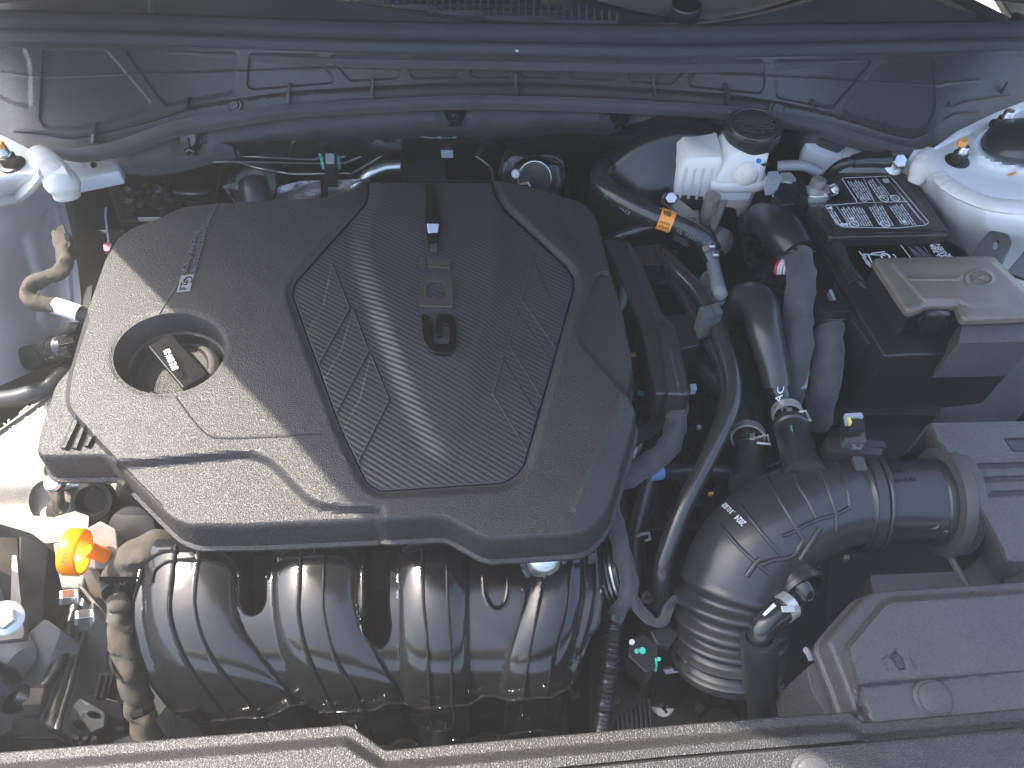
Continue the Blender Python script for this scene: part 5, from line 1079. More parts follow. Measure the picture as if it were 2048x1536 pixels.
# ---- front air duct
fd = thing('air_duct', 'wide grey moulded front air duct with a house shaped arrow emblem', 'air duct', P(1880, 1300, -.1))
FDO = rnd([(1663, 1283), (1671, 1270), (1735, 1196), (1758, 1186), (2075, 1166), (2075, 1420), (1728, 1446), (1716, 1424), (1700, 1376)], [8, 10, 14, 14, 4, 4, 6, 6, 10])
FDI = rnd([(1691, 1297), (1766, 1207), (1784, 1199), (2075, 1181), (2075, 1500), (1760, 1500), (1716, 1372)], [10, 12, 8, 4, 4, 4, 10])
ARW = [(1789, 1303), (1805, 1317), (1811, 1338), (1796, 1340), (1785, 1318), (1781, 1316)]
duct = relief('shell', FDO, .004, [Step(FDI, .011, 14), Ridge([(1718, 1369), (1850, 1357), (2075, 1338)], .0014, 3), Fn(lambda p: -.006 * sst((p[:, 1] - (1369 - .092 * (p[:, 0] - 1716))) / 6) * sst((p[:, 0] - 1712) / 8)),
    Step(ARW, -.0035, 3), Ridge([(1772, 1313), (1766, 1318), (1776, 1340)], .0014, 2), Ridge([(1790, 1301), (1780, 1316)], .0014, 2.2), Ridge([(1786, 1317), (1797, 1340)], .0014, 2.2), Ridge([(1822, 1316), (1832, 1336)], .0012, 2),
    Ridge([(1712, 1380), (1730, 1420), (1737, 1442)], .004, 8)], 5, 'grey_plastic', fd, skirt=[(0, 0), (.0015, -.001), (.003, -.004), (.004, -.022), (.007, -.024), (.007, -.03)], sharp=45)
for q in ([(1640, 1300), (1656, 1297), (1668, 1320), (1650, 1323)], [(1697, 1222), (1716, 1204), (1721, 1210), (1702, 1230)], [(1716, 1203), (1732, 1190), (1740, 1196), (1721, 1209)]): mk('tab', *g_slab(rnd(q, 1.5), -.014, .012), 'grey_plastic', fd, bevel=.001)
mk('lower_body', *g_slab(rnd([(1612, 1335), (1640, 1318), (1668, 1330), (1706, 1410), (1726, 1446), (1660, 1440), (1625, 1385)], 8), -.03, .1), 'grey_plastic', fd, bevel=.004)
mk('hook', *g_tube(T([(1612, 1300, -.05), (1617, 1306, -.046), (1622, 1318, -.05)]), .003, 8), 'grey_clip', fd)
p, n = onto(duct, 1865, 1397)
dpl = thing('push_rivet', 'round domed push rivet on the front air duct', 'rivet', p, 'round push rivets')
lathe('head', p, (0, -.15, 1), [(.0155, -.004), (.0155, .0012), (.0135, .003), (.0125, .003), (.012, .0042), (.007, .0062), (.0002, .0066)], 'grey_plastic', dpl, 40)
# ---- front panel over the radiator
rad = thing('radiator_panel', 'long black grained radiator top panel along the bottom edge', 'panel', P(1024, 1520, -.05))
RP = rnd([(-60, 1509), (0, 1507), (328, 1481), (690, 1452), (704, 1456), (769, 1503), (1380, 1450), (1621, 1431), (1697, 1426), (1728, 1448), (2075, 1417), (2110, 1415), (2110, 1640), (-60, 1640)], [2, 2, 2, 6, 6, 8, 4, 4, 6, 6, 2, 2, 2, 2])
RE = [(-60, 1509), (0, 1507), (328, 1481), (690, 1452), (769, 1503), (1380, 1450), (1621, 1431), (1697, 1426), (1728, 1448), (2110, 1415)]
RI = [(x, y + 30) for x, y in RE] + [(2110, 1700), (-60, 1700)]
rpn = relief('panel', RP, .012, [Step(rnd(RI, 10), .014, 22), Ridge([(1060, 1545), (1138, 1536), (1348, 1515), (1700, 1486), (2048, 1452), (2110, 1446)], -.003, 4), Step([(1060, 1548), (1138, 1538), (1348, 1517), (1700, 1488), (2110, 1448), (2110, 1700), (1060, 1700)], .003, 4)], 6, 'cover_plastic', rad, skirt=[(0, 0), (.001, -.001), (.002, -.02)], sharp=45)
p, n = onto(rpn, 1624, 1552)
c = copy_thing(dpl, p, 'round domed push rivet on the bottom radiator panel'); 
# ================================================================== left side
mnt = thing('engine_mount', 'pale cast engine mount with raised letters, half in sunlight', 'engine mount', P(60, 930, -.2))
mtop = relief('top', rnd([(-60, 862), (0, 858), (108, 776), (120, 800), (100, 900), (84, 945), (112, 972), (150, 1000), (128, 1040), (78, 1036), (0, 1026), (-60, 1010)], 8), lambda p: -.075 - .0001 * (p[:, 1] - 780), [
    Ridge([(-10, 868), (50, 826), (108, 784)], .004, 4), Step(ell(95, 1003, 34, 40, 0, 20), -.010, 8), Fn(lambda p: -.012 * sst((p[:, 1] - 960) / 60))], 6, 'cast_alloy', mnt, skirt=[(0, 0), (.002, -.002), (.003, -.03)])
for s, a, b, h in (('K', (24, 864), (38, 852), .016), ('E', (56, 842), (74, 826), .016), ('H', (82, 824), (98, 808), .016)): along('lettering', mtop, a, b, s, h, 'cast_alloy', mnt, .0008)
mk('arm', *g_slab(rnd([(-60, 1040), (0, 1024), (78, 1032), (109, 1034), (125, 1083), (90, 1087), (64, 1067), (0, 1048), (-60, 1046)], 6), -.095, .035), 'brown_alloy', mnt, bevel=.004)
mk('leg', *g_slab([(35, 1066), (96, 1072), (84, 1200), (86, 1236), (58, 1312), (46, 1312), (40, 1180)], [-.11, -.12, -.18, -.195, -.24, -.24, -.16], .04), 'brown_alloy', mnt, bevel=.006)
mk('flange', *g_slab(rnd([(24, 1110), (33, 1110), (48, 1268), (46, 1276), (-20, 1284), (-20, 1200), (20, 1230)], 4), -.13, .01), 'cast_alloy', mnt, bevel=.0015)
hexbolt('mount_bolt', 'large zinc hexagon bolt at the far left edge on the engine mount', P(12, 1236, -.10), (.35, -.3, .9), .011, 'clamp_steel', hgt=.013)
mk('side_casting', *g_slab(rnd([(-30, 1060), (34, 1070), (40, 1200), (-30, 1230)], 6), (-.19, .0, -.0006), .05), 'brown_alloy', mnt, bevel=.006)
# dark lifting-eye cover beside the cover flange
eye = thing('lifting_eye', 'dark round lifting eye next to the front left corner of the engine cover', 'lifting eye', P(190, 1010, -.14))
ax_ = Vector((.10, -.55, .83))
lathe('ring', P(184, 1002, -.10), ax_, [(.0215, -.012), (.0225, -.002), (.0215, .002), (.0165, .003), (.0145, .0), (.0135, -.012)], 'black_metal', eye, 40, cap=False)
mk('body', *g_slab(rnd([(196, 975), (240, 950), (322, 1030), (322, 1068), (262, 1080), (210, 1050), (214, 1010)], 14), -.115, .05), 'black_metal', eye, bevel=.006)
lathe('pad', P(262, 1060, -.10), (0, -.5, .9), [(.026, -.006), (.025, .0), (.02, .002), (.0002, .002)], 'black_metal', eye, 32)
sen = thing('tensioner_bolt', 'pale zinc hydraulic tensioner screw under the left lip of the engine cover', 'bolt', P(112, 985, -.12))
mk('stem', *g_tube(T([(108, 968, -.075), (116, 995, -.09), (120, 1016, -.11)]), [.0085, .006, .0075], 16), 'zinc', sen)
lathe('head', P(108, 966, -.074), (-.1, -.3, 1), [(.0105, -.006), (.0105, .002), (.008, .005), (.0002, .005)], 'zinc', sen, 20)
lathe('seat', P(122, 1020, -.115), (0, -.4, 1), [(.016, -.004), (.015, .003), (.009, .004)], 'black_metal', sen, 24)
tag(mk('link_rod', *g_tube(T([(120, 975, -.10), (150, 968, -.10), (185, 975, -.11)]), .004, 10), 'zinc'), 'thin bright rod beside the zinc tensioner screw', 'rod')
# ---- dipstick
dip = thing('dipstick', 'bright yellow orange oil dipstick ring handle', 'dipstick', P(160, 1100, -.09))
q = P(150, 1104, -.055); vw = VIEW(q); rt = Vector((1, -.10, .12)); rt = (rt - vw * rt.dot(vw)).normalized(); rax = (vw * .36 + rt * .93).normalized()
rr = 47 * mm(150, 1104, -.055)
rg = lathe('ring', q, rax, [(rr * .86, -.008), (rr * .95, -.0082), (rr, -.0062), (rr, .0062), (rr * .95, .0082), (rr * .86, .008), (rr * .83, .005), (rr * .83, -.005), (rr * .86, -.008)], 'dipstick_orange', dip, 56, cap=False)
mk('stem', *g_tube([P(176, 1097, -.068), P(192, 1104, -.076), P(212, 1112, -.086)], [.0075, .0075, .0082], 20), 'dipstick_orange', dip)
for s, a, b in (('E', (131, 1130), (131, 1121)), ('N', (131.5, 1114), (131.5, 1105))): along('lettering', rg, a, b, s, .0042, 'orange_tip', dip, .0003)
dbk = thing('dipstick_bracket', 'pale cast alloy bracket carrying the dipstick tube', 'bracket', P(190, 1160, -.2))
mk('plate', *g_slab(rnd([(104, 1086), (128, 1080), (200, 1040), (232, 1058), (238, 1128), (222, 1144), (172, 1136), (166, 1174), (122, 1178), (116, 1150)], 6), (-.092, .0001, -.0003), .03), 'cast_alloy', dbk, bevel=.003)
mk('rust_pad', *g_slab(rnd([(108, 1034), (150, 1022), (178, 1032), (176, 1056), (140, 1060), (126, 1084)], 4), -.09, .01), 'brown_alloy', dbk, bevel=.002)
mk('strut', *g_slab(rnd([(168, 1136), (196, 1140), (236, 1216), (222, 1250), (200, 1240), (160, 1190), (156, 1172)], 6), (-.12, .0003, -.0006), .012), 'brown_alloy', dbk, bevel=.003)
mk('strut_edge', *g_slab([(156, 1172), (162, 1170), (226, 1246), (220, 1252)], (-.112, .0003, -.0006), .01), 'cast_alloy', dbk, bevel=.001)
for x, y in ((155, 1192), (186, 1232)): hexbolt('bracket_bolt', 'upper pale zinc bolt on the dipstick bracket strut' if y < 1200 else 'lower pale zinc bolt on the dipstick bracket strut', P(x, y, -.115), (-.8, -.3, .45), .0085, 'zinc', hgt=.014, group='bolts on the dipstick bracket')
# ---- looms at the left end of the manifold
wr = thing('wire_loom', 'wrinkled sunlit cloth wrapped loom beside the dipstick and manifold', 'wire loom', P(260, 1110, -.12))
def wrink(r, L, a, s): return r + .0020 * math.sin(L * 260 + 2.2 * math.sin(a * 2 + 1) + a * 2) * (.6 + .4 * math.sin(L * 90 + a)) + .0012 * math.sin(a * 4 + L * 120)
mk('cloth', *g_tube(arc3(T([(350, 1080, -.10), (318, 1090, -.088), (280, 1112, -.085), (248, 1138, -.09), (232, 1158, -.10)]), 12), [.014, .0165, .018, .018, .012], 28, rfn=wrink), 'brown_tape', wr)
mk('connector', *g_slab(rnd([(198, 1153), (277, 1153), (272, 1198), (204, 1198)], 2), (-.092, .0, -.0007), .035), 'gloss_plastic', wr, bevel=.002)
rn = random.Random(9)
for k in range(14): mk('connector_dot', *g_lathe(P(rn.uniform(208, 268), rn.uniform(1157, 1172), -.0845), (0, -.6, .8), [(.0011, -.001), (.001, .0008), (.0002, .001)], 6), 'gloss_plastic', wr)
wl = thing('wire_loom', 'dusty taped loom hanging down left of the intake manifold', 'wire loom', P(270, 1400, -.28))
mk('flap', *g_tube(arc3(T([(222, 1196, -.105), (240, 1206, -.10), (262, 1212, -.105)]), 6), [.006, .012, .004], 16, flat=.6), 'brown_tape', wl)
mk('tape', *g_tube(arc3(T([(243, 1200, -.11), (240, 1250, -.12), (248, 1300, -.135), (260, 1350, -.155), (276, 1400, -.18), (288, 1440, -.20), (300, 1500, -.23)]), 10), [.0125, .0125, .0130, .0135, .0140, .0135, .0140], 22, rfn=tape_fn(.026, .0016, 1.2, 8)), 'brown_tape', wl)
mk('tie', *g_tube(T([(268, 1432, -.165), (288, 1424, -.155), (304, 1416, -.165)]), .004, 8), 'gloss_plastic', wl)
mk('bracket_loop', *g_tube(arc3(T([(232, 1300, -.13), (222, 1312, -.13), (226, 1340, -.135), (240, 1356, -.14)]), 5), .002, 8), 'black_metal', wl)
# ---- connectors and pipes in the lower left corner
blc = thing('connector', 'grey faced black wire connector with two oval holes near the bottom left', 'connector', P(175, 1430, -.26))
mk('shell', *g_slab(rnd([(150, 1400), (186, 1390), (240, 1404), (250, 1460), (200, 1490), (150, 1480)], 4), (-.22, .0002, -.0006), .05), 'black_plastic', blc, bevel=.002)
def ov(cx, cy, a, b, th): return ell(cx, cy, a, b, th, 16)
relief('face', rnd([(152, 1406), (160, 1398), (208, 1426), (206, 1452), (186, 1460), (172, 1470), (146, 1466), (137, 1448), (142, 1418)], 5), lambda p: -.200 + .0002 * (p[:, 0] - 175) - .0006 * (p[:, 1] - 1435), [Ridge([(160, 1440), (166, 1424), (190, 1428)], .001, 3)], 4, 'dull_grey', blc, holes=[ov(188, 1430, 15, 7, .25), ov(160, 1452, 15, 8, .5)], skirt=[(0, 0), (.0008, -.0008), (.001, -.008)], holeskirt=[(0, 0), (0, -.006)])
mk('latch', *g_slab(rnd([(196, 1344), (228, 1342), (214, 1400), (188, 1398)], 2), (-.185, .0002, -.0004), .02), 'black_plastic', blc, bevel=.001)
for x in (200, 212): mk('latch_rib', *g_slab([(x, 1350), (x + 4, 1350), (x - 8, 1396), (x - 12, 1396)], (-.181, .0, -.0004), .006), 'black_plastic', blc)
for x in (152, 170, 188): mk('wire', *g_tube(T([(x, 1476, -.20), (x - 3, 1500, -.215), (x - 6, 1530, -.24)]), .0028, 8), 'black_plastic', blc)
bk2 = thing('connector', 'shiny black rubber connector boot at the bottom left corner', 'connector', P(60, 1480, -.24))
mk('boot', *g_slab(rnd([(28, 1434), (68, 1436), (114, 1474), (112, 1500), (86, 1530), (10, 1530), (16, 1480)], 6), (-.165, .0002, -.0006), .06), 'gloss_plastic', bk2, bevel=.005)
mk('ridge', *g_slab([(18, 1472), (112, 1474), (112, 1480), (17, 1478)], (-.158, .0002, -.0006), .01), 'gloss_plastic', bk2, bevel=.001)
fit = thing('pipe_fitting', 'brass hexagon pipe fitting with black hose at the lower left edge', 'fitting', P(50, 1400, -.24))
lathe('hex_nut', P(56, 1400, -.19), (.75, .1, -.3), [(.016, -.012), (.016, .014), (.012, .016)], 'brown_alloy', fit, 6, sharp=20, bevel=.001)
mk('collar', *g_tube(T([(24, 1392, -.18), (44, 1397, -.187), (50, 1400, -.19)]), [.018, .018, .014], 22, rfn=rip_fn(.006, .0007)), 'zinc', fit)
mk('hose', *g_tube(arc3(T([(-40, 1340, -.16), (-8, 1360, -.165), (18, 1388, -.178), (30, 1394, -.18)]), 5), .017, 18, rfn=tape_fn(.02, .001, 1, 3)), 'black_plastic', fit)
hose('alloy_pipe', 'thin bent pale metal pipe running down the lower left side', [(152, 1215, -.24), (128, 1300, -.23), (112, 1345, -.22), (92, 1372, -.205), (70, 1402, -.195)], .0075, 'pipe_steel', 'pipe')
hose('alloy_pipe', 'bundle of dull metal coolant pipes slanting beside the thin bent pipe', [(175, 1200, -.27), (145, 1310, -.25), (122, 1380, -.235), (100, 1440, -.225), (92, 1500, -.225)], .011, 'pipe_steel', 'pipe')
hose('alloy_pipe', 'slim inner metal pipe on the right of the slanting pipe bundle', [(186, 1200, -.262), (156, 1310, -.242), (138, 1380, -.228), (118, 1440, -.217), (106, 1500, -.215)], .005, 'pipe_steel', 'pipe')
rail = thing('frame_rail', 'pale painted frame rail at the lower left of the bay', 'frame rail', P(130, 1350, -.4))
mk('side', *g_slab(rnd([(90, 1236), (122, 1260), (70, 1400), (10, 1470), (-60, 1470), (-60, 1270), (40, 1280)], 8), (-.25, .0004, -.0004), .05), 'rail_paint_shaded', rail, bevel=.006)
mk('inner', *g_slab(rnd([(172, 1190), (216, 1240), (208, 1400), (150, 1520), (60, 1520), (110, 1400)], 6), (-.30, -.0003, -.0005), .03), 'rail_paint_shaded', rail, bevel=.004)
mk('tail', *g_slab(rnd([(232, 1424), (262, 1424), (270, 1500), (225, 1500)], 6), (-.24, 0, -.0005), .03), 'rail_paint_shaded', rail, bevel=.004)
mk('tank_side', *g_tube(arc3(T([(-30, 1310, -.20), (10, 1315, -.20), (40, 1330, -.20)]), 5), [.03, .034, .02], 20), 'rail_paint_shaded', rail)
mk('heat_plate', *g_slab(rnd([(310, 1440), (342, 1400), (350, 1450), (330, 1470)], 2), (-.2, -.0005, -.0005), .01), 'cast_alloy', rail, bevel=.001)
mk('plate', *g_slab(rnd([(270, 1330), (300, 1332), (310, 1358), (276, 1362)], 4), -.22, .01), 'rail_paint_shaded', rail, bevel=.001)
# ---- hoses to the left of the cover
lh = thing('coolant_hose', 'fat dark hose with ribbed black connector at the left cover edge, upper', 'hose', P(60, 720, -.12))
mk('hose', *g_tube(arc3(T([(-60, 742, -.085), (0, 732, -.075), (51, 718, -.068), (100, 708, -.064)]), 8), .0145, 22), 'rubber', lh)
lathe('connector', P(96, 706, -.064), (P(165, 690, -.05) - P(96, 706, -.064)), [(.0165, 0), (.0185, .003), (.0185, .012), (.0172, .013), (.0172, .018), (.0185, .019), (.0185, .025), (.017, .027), (.017, .034), (.0185, .035), (.0175, .042), (.012, .045)], 'gloss_plastic', lh, 32)
mk('latch', *g_slab(rnd([(112, 676), (142, 668), (150, 684), (118, 690)], 2), -.035, .012), 'gloss_plastic', lh, bevel=.001)
mk('boot', *g_tube(arc3(T([(132, 668, -.07), (146, 662, -.06), (166, 664, -.055)]), 4), .011, 14), 'rubber', lh)
hose('coolant_hose', 'lower dark hose at the left edge above the lettered engine mount', [(-60, 806, -.085), (0, 801, -.08), (50, 792, -.075), (100, 772, -.07), (130, 750, -.075)], .0112, 'rubber')
lw = thing('wire_loom', 'bent cloth loom with a white tape end at the left cover edge', 'wire loom', P(110, 590, -.06))
mk('cloth', *g_tube(arc3(T([(120, 470, .0), (127, 500, .0), (130, 528, .0), (116, 548, .002), (90, 556, .004), (64, 568, .006), (54, 584, .006), (62, 602, .004), (84, 608, .0), (112, 612, -.004)]), 7), .0085, 16, rfn=tape_fn(.02, .0008, 1, 6)), 'brown_tape', lw)
mk('white_tape', *g_tube(T([(110, 611, -.004), (136, 619, -.007), (160, 627, -.01)]), .0095, 18), 'label_white', lw)
mk('plug', *g_tube(T([(158, 626, -.01), (178, 632, -.014)]), [.0085, .0075], 14), 'black_plastic', lw)
mk('sensor', *g_slab(rnd([(112, 455), (126, 448), (142, 490), (130, 500), (118, 486)], 3), .006, .02), 'black_plastic', lw, bevel=.001)
mk('sensor_tip', *g_slab(rnd([(128, 466), (140, 468), (138, 482), (130, 480)], 2), .008, .01), 'gloss_plastic', lw, bevel=.001)
mk('cover_bracket', *g_slab(rnd([(170, 575), (185, 570), (180, 620), (164, 620)], 2), -.02, .02), 'black_plastic', lw, bevel=.001)
# ---- dark parts behind the cover on the left
abs_ = thing('brake_valve_block', 'dark valve block with small shiny fittings in the shaded back left corner', 'valve block', P(290, 390, -.15))
mk('housing', *g_slab(rnd([(215, 370), (330, 358), (372, 372), (360, 430), (240, 445)], 5), -.06, .1), 'black_plastic', abs_, bevel=.003)
rn = random.Random(5)
for k in range(26):
    p = P(rn.uniform(250, 350), rn.uniform(366, 425), -.056 + rn.uniform(0, .012)); r = rn.uniform(.003, .008)
    if k % 2: lathe('fitting', p, (rn.uniform(-.3, .3), -.4, 1), [(r, -.01), (r, .003), (r * .7, .006), (r * .3, .006)], rn.choice(['black_metal', 'gloss_plastic', 'black_metal', 'pipe_steel'] if k % 8 == 3 else ['black_metal', 'gloss_plastic']), abs_, 10)
    else: box('cap', p, (r * 2, r * 1.6, .014), rn.choice(['black_plastic', 'gloss_plastic', 'black_metal']), abs_, bevel=.0008)
mk('strip', *g_slab([(276, 434), (322, 434), (320, 438), (276, 438)], -.04, .004), 'clamp_steel', abs_)
mk('shield', *g_slab(rnd([(364, 354), (398, 356), (424, 372), (420, 402), (378, 404), (360, 392)], 6), -.05, .01), 'black_paint', abs_, bevel=.003)
mk('pipe_end', *g_tube(arc3(T([(352, 384, -.04), (372, 388, -.036), (402, 388, -.036), (420, 380, -.04)]), 5), .005, 12), 'black_paint', abs_)
fp = thing('fluid_tag', 'tiny pink tag on a thin grey wire at the back left corner of the cover', 'tag', P(215, 494, -.05))
mk('tag_plate', *g_slab(rnd([(206, 488), (216, 484), (224, 488), (218, 502), (208, 502)], 2), -.03, .006), 'pink_part', fp)
mk('wire', *g_tube(T([(212, 416, -.03), (211, 432, -.03), (216, 470, -.03), (218, 486, -.03)]), .0015, 8), 'grey_clip', fp)
# ================================================================== firewall: brake lines, heat shield, pipe stubs
def bl(label, pts, m='line_metal', r=.0016): return hose('brake_line', label, pts, r, m, 'brake line', n=6, seg=8)
zb = -.02
bl('top thin brake line leading to the green clip row', [(570, 294, zb), (640, 304, zb), (650, 305, zb), (672, 305, zb), (684, 303, zb), (726, 282, zb), (745, 270, zb)])
bl('second thin brake line leading to the green clip row', [(400, 305, zb), (470, 311, zb), (610, 319, zb), (640, 317, zb), (682, 315, zb), (700, 308, zb), (768, 280, zb), (790, 268, zb)])
bl('third thin brake line leading to the green clip row', [(390, 325, zb), (460, 324, zb), (640, 327, zb), (684, 326, zb), (700, 322, zb), (800, 278, zb), (820, 268, zb)])
bl('lowest thin brake line with a long dip and a pale sheen', [(480, 325, zb), (515, 336, zb), (570, 346, zb), (585, 348, zb), (690, 347, zb), (708, 344, zb), (790, 296, zb), (810, 287, zb), (880, 286, zb), (905, 288, zb), (930, 300, zb), (980, 334, zb), (983, 370, zb)])
bl('thin brake line crossing behind the grey clip', [(760, 262, zb), (860, 276, zb), (920, 280, zb), (960, 292, zb), (1004, 312, zb), (998, 350, zb)])
gc_ = thing('line_clip', 'black line clip with pairs of green sleeves on the brake lines', 'clip', P(659, 320, -.03))
mk('body', *g_slab(rnd([(650, 296), (672, 296), (674, 360), (650, 360)], 2), -.008, .012), 'black_plastic', gc_, bevel=.001)
for y in (307, 317): mk('grip', *g_slab(rnd([(651, y), (668, y), (668, y + 6), (651, y + 6)], 1), -.004, .004), 'grey_clip', gc_)
for x, y in ((639, 304), (643, 316), (645, 326), (676, 315), (677, 326), (673, 303)): mk('sleeve', *g_slab(rnd([(x - 3, y - 3), (x + 3, y - 3), (x + 3, y + 3), (x - 3, y + 3)], 1), -.012, .008), 'green_clip', gc_, bevel=.0005)
g2 = thing('line_clip', 'grey line clip with green sleeves in the middle of the firewall', 'clip', P(893, 290, -.02))
for y0, y1 in ((275, 283), (285, 304)): mk('body', *g_slab(rnd([(880, y0), (906, y0), (906, y1), (882, y1)], 2), -.004, .01), 'grey_clip', g2, bevel=.001)
for y in (275, 285):
    for x in (877, 909): mk('sleeve', *g_slab([(x - 4, y - 2), (x + 4, y - 2), (x + 4, y + 2), (x - 4, y + 2)], -.006, .006), 'green_clip', g2)
shd = thing('heat_shield', 'crumpled bright foil heat shield glimpsed behind the engine cover', 'heat shield', P(600, 390, -.12))
relief('foil', [(560, 372), (600, 362), (655, 360), (740, 358), (730, 400), (530, 410), (532, 396)], lambda p: -.032 - .0016 * (p[:, 1] - 360), [Fn(lambda p: .0025 * np.sin(p[:, 0] / 9 + np.sin(p[:, 1] / 6)) + .003 * np.sin(p[:, 1] / 4 + p[:, 0] / 13))], 5, 'foil', shd)
relief('foil_edge', [(445, 372), (470, 366), (492, 378), (502, 404), (468, 406)], lambda p: -.032 - .0016 * (p[:, 1] - 360), [Fn(lambda p: .0025 * np.sin(p[:, 0] / 5 + p[:, 1] / 3))], 4, 'foil', shd)
mk('seam', *g_slab([(640, 358), (654, 358), (656, 396), (642, 398)], [-.025, -.025, -.085, -.085], .004), 'black_metal', shd)
hose('vapour_pipe', 'silver bent pipe rising behind the carbon panel', [(690, 388, -.07), (715, 372, -.05), (740, 350, -.035), (770, 337, -.03), (803, 334, -.03)], [.0105, .0105, .010, .010], 'pipe_steel', 'pipe')
dbx = thing('evaporator_cover', 'matt black stepped box behind the engine cover beside the silver pipe', 'box', P(860, 340, -.08))
mk('step', *g_slab(rnd([(800, 329), (828, 328), (830, 311), (888, 311), (890, 358), (802, 358)], 2), -.022, .05), 'black_plastic', dbx, bevel=.0015)
hp = thing('heater_pipe', 'dark heater pipe stub with a wire clamp on the firewall behind the cover', 'pipe', P(1070, 360, -.09))
lathe('flange', PY(1068, 352, .86), (0, -.85, .5), [(.045, -.004), (.044, .004), (.036, .008), (.03, .008)], 'black_paint', hp, 40)
mk('stub', *g_tube([PY(1066, 346, .855), PY(1070, 362, .815)], .021, 22), 'rubber', hp)
mk('clamp', *g_ring(PY(1069, 356, .83), (0, -.85, .5), .0215, .005, .0012, 28), 'clamp_steel', hp)
mk('clamp_ear', *g_tube([PY(1042, 368, .81), PY(1056, 366, .80), PY(1060, 372, .80)], .0016, 6), 'clamp_steel', hp)
lathe('stud', PY(1032, 348, .83), (0, -.85, .5), [(.006, -.006), (.006, .004), (.0045, .006), (.0002, .006)], 'label_white', hp, 14)
lathe('back_disc', P(505, 366, -.06), (0, -.7, .7), [(.036, -.004), (.034, .004), (.024, .007), (.02, .004), (.0002, .004)], 'black_paint', tag(thing('solenoid', 'round dark solenoid in front of the foil heat shield', 'solenoid', P(510, 390, -.1)), 'round dark solenoid in front of the foil heat shield', 'solenoid'), 32)
mk('stem', *g_tube(T([(505, 366, -.055), (510, 385, -.06), (515, 412, -.075)]), [.020, .022, .022], 18), 'rubber', bpy.data.objects['solenoid'])
hose('wiring_stay', 'thin pale upright wire stay left of the foil shield', [(447, 328, -.03), (440, 350, -.035), (432, 388, -.045), (428, 408, -.05)], .0022, 'black_metal', 'stay')
# ================================================================== clutter between manifold and intake hose
pv = thing('purge_valve', 'black purge valve with green paint dots low beside the intake hose', 'valve', P(1320, 1320, -.28))
lathe('canister', P(1322, 1400, -.27), P(1322, 1262, -.14) - P(1322, 1400, -.27), [(.026, 0), (.028, .03), (.028, .10), (.029, .104), (.029, .125), (.027, .14), (.022, .150), (.0002, .152)], 'gloss_plastic', pv, 36)
mk('bracket', *g_slab(rnd([(1300, 1262), (1336, 1248), (1358, 1268), (1340, 1294), (1316, 1290)], 3), -.115, .015), 'black_plastic', pv, bevel=.0015)
mk('housing', *g_slab(rnd([(1258, 1280), (1300, 1262), (1318, 1296), (1310, 1340), (1292, 1346), (1256, 1312)], 4), -.125, .04), 'black_plastic', pv, bevel=.002)
mk('plug', *g_slab(rnd([(1360, 1228), (1396, 1222), (1430, 1240), (1434, 1262), (1400, 1278), (1378, 1262)], 3), -.11, .035), 'gloss_plastic', pv, bevel=.0025)
mk('plug_frame', *g_slab(rnd([(1372, 1226), (1394, 1222), (1414, 1238), (1390, 1246)], 1.5), -.105, .008), 'black_plastic', pv, bevel=.001)
mk('nozzle', *g_tube(T([(1350, 1310, -.15), (1385, 1316, -.155), (1404, 1318, -.16)]), [.015, .015, .017], 20), 'black_plastic', pv)
mk('paint_patch', *g_slab([(1362, 1306), (1372, 1303), (1382, 1322), (1370, 1326)], -.135, .001), 'mark_green', pv, smooth=False)
mk('white_patch', *g_slab([(1326, 1338), (1356, 1332), (1360, 1344), (1332, 1348)], -.155, .002), 'grey_clip', pv, smooth=False)
for x, y, r, m_ in ((1264, 1284, .003, 'label_white'), (1274, 1302, .0026, 'paint_green'), (1285, 1301, .0036, 'paint_green'), (1318, 1318, .0022, 'paint_green')): lathe('paint_dot', P(x, y, -.1225), (0, -.2, 1), [(r, -.002), (r * .9, .0006), (.0002, .001)], m_, pv, 14)
mk('paint_drip', *g_tube(T([(1312, 1316, -.125), (1311, 1330, -.128), (1308, 1342, -.13)]), [.0012, .0022, .0028], 8), 'paint_green', pv)
cg = thing('corrugated_conduit', 'black corrugated conduit with taped loom running down to the front panel', 'conduit', P(1225, 1320, -.25))
mk('tube', *g_tube(arc3(T([(1228, 1232, -.115), (1224, 1280, -.125), (1218, 1340, -.145), (1208, 1410, -.175), (1198, 1490, -.21)]), 22), [.0085, .0088, .0088, .0088], 16, rfn=rip_fn(.0052, .0012, .6)), 'satin_plastic', cg)
mk('loom', *g_tube(arc3(T([(1222, 1010, -.07), (1232, 1060, -.075), (1246, 1110, -.08), (1257, 1150, -.086), (1256, 1185, -.094), (1240, 1215, -.105), (1228, 1236, -.114)]), 8), [.0090, .0092, .0088, .0092, .0085, .0078], 16, rfn=tape_fn(.02, .0009, 1.1, 9)), 'cloth_tape', cg)
mk('branch', *g_tube(arc3(T([(1262, 1188, -.096), (1280, 1222, -.105), (1306, 1244, -.11), (1326, 1240, -.108), (1338, 1212, -.10), (1352, 1198, -.10), (1374, 1206, -.105), (1392, 1224, -.108)]), 7), [.0065, .0058, .005, .0046, .0044, .0045, .004], 12, rfn=tape_fn(.016, .0006, 1, 10)), 'cloth_tape', cg)
mk('collar', *g_tube(T([(1229, 1226, -.112), (1228, 1238, -.115)]), .0098, 16), 'satin_plastic', cg)
tb = thing('throttle_body', 'dark throttle body with three bright rings beside the manifold end', 'throttle body', P(1215, 1160, -.2))
a_, b_ = P(1196, 1150, -.13), P(1240, 1142, -.12)
lathe('barrel', a_, b_ - a_, [(.042, -.01), (.042, .015), (.038, .018), (.038, .03), (.030, .034)], 'black_plastic', tb, 40)
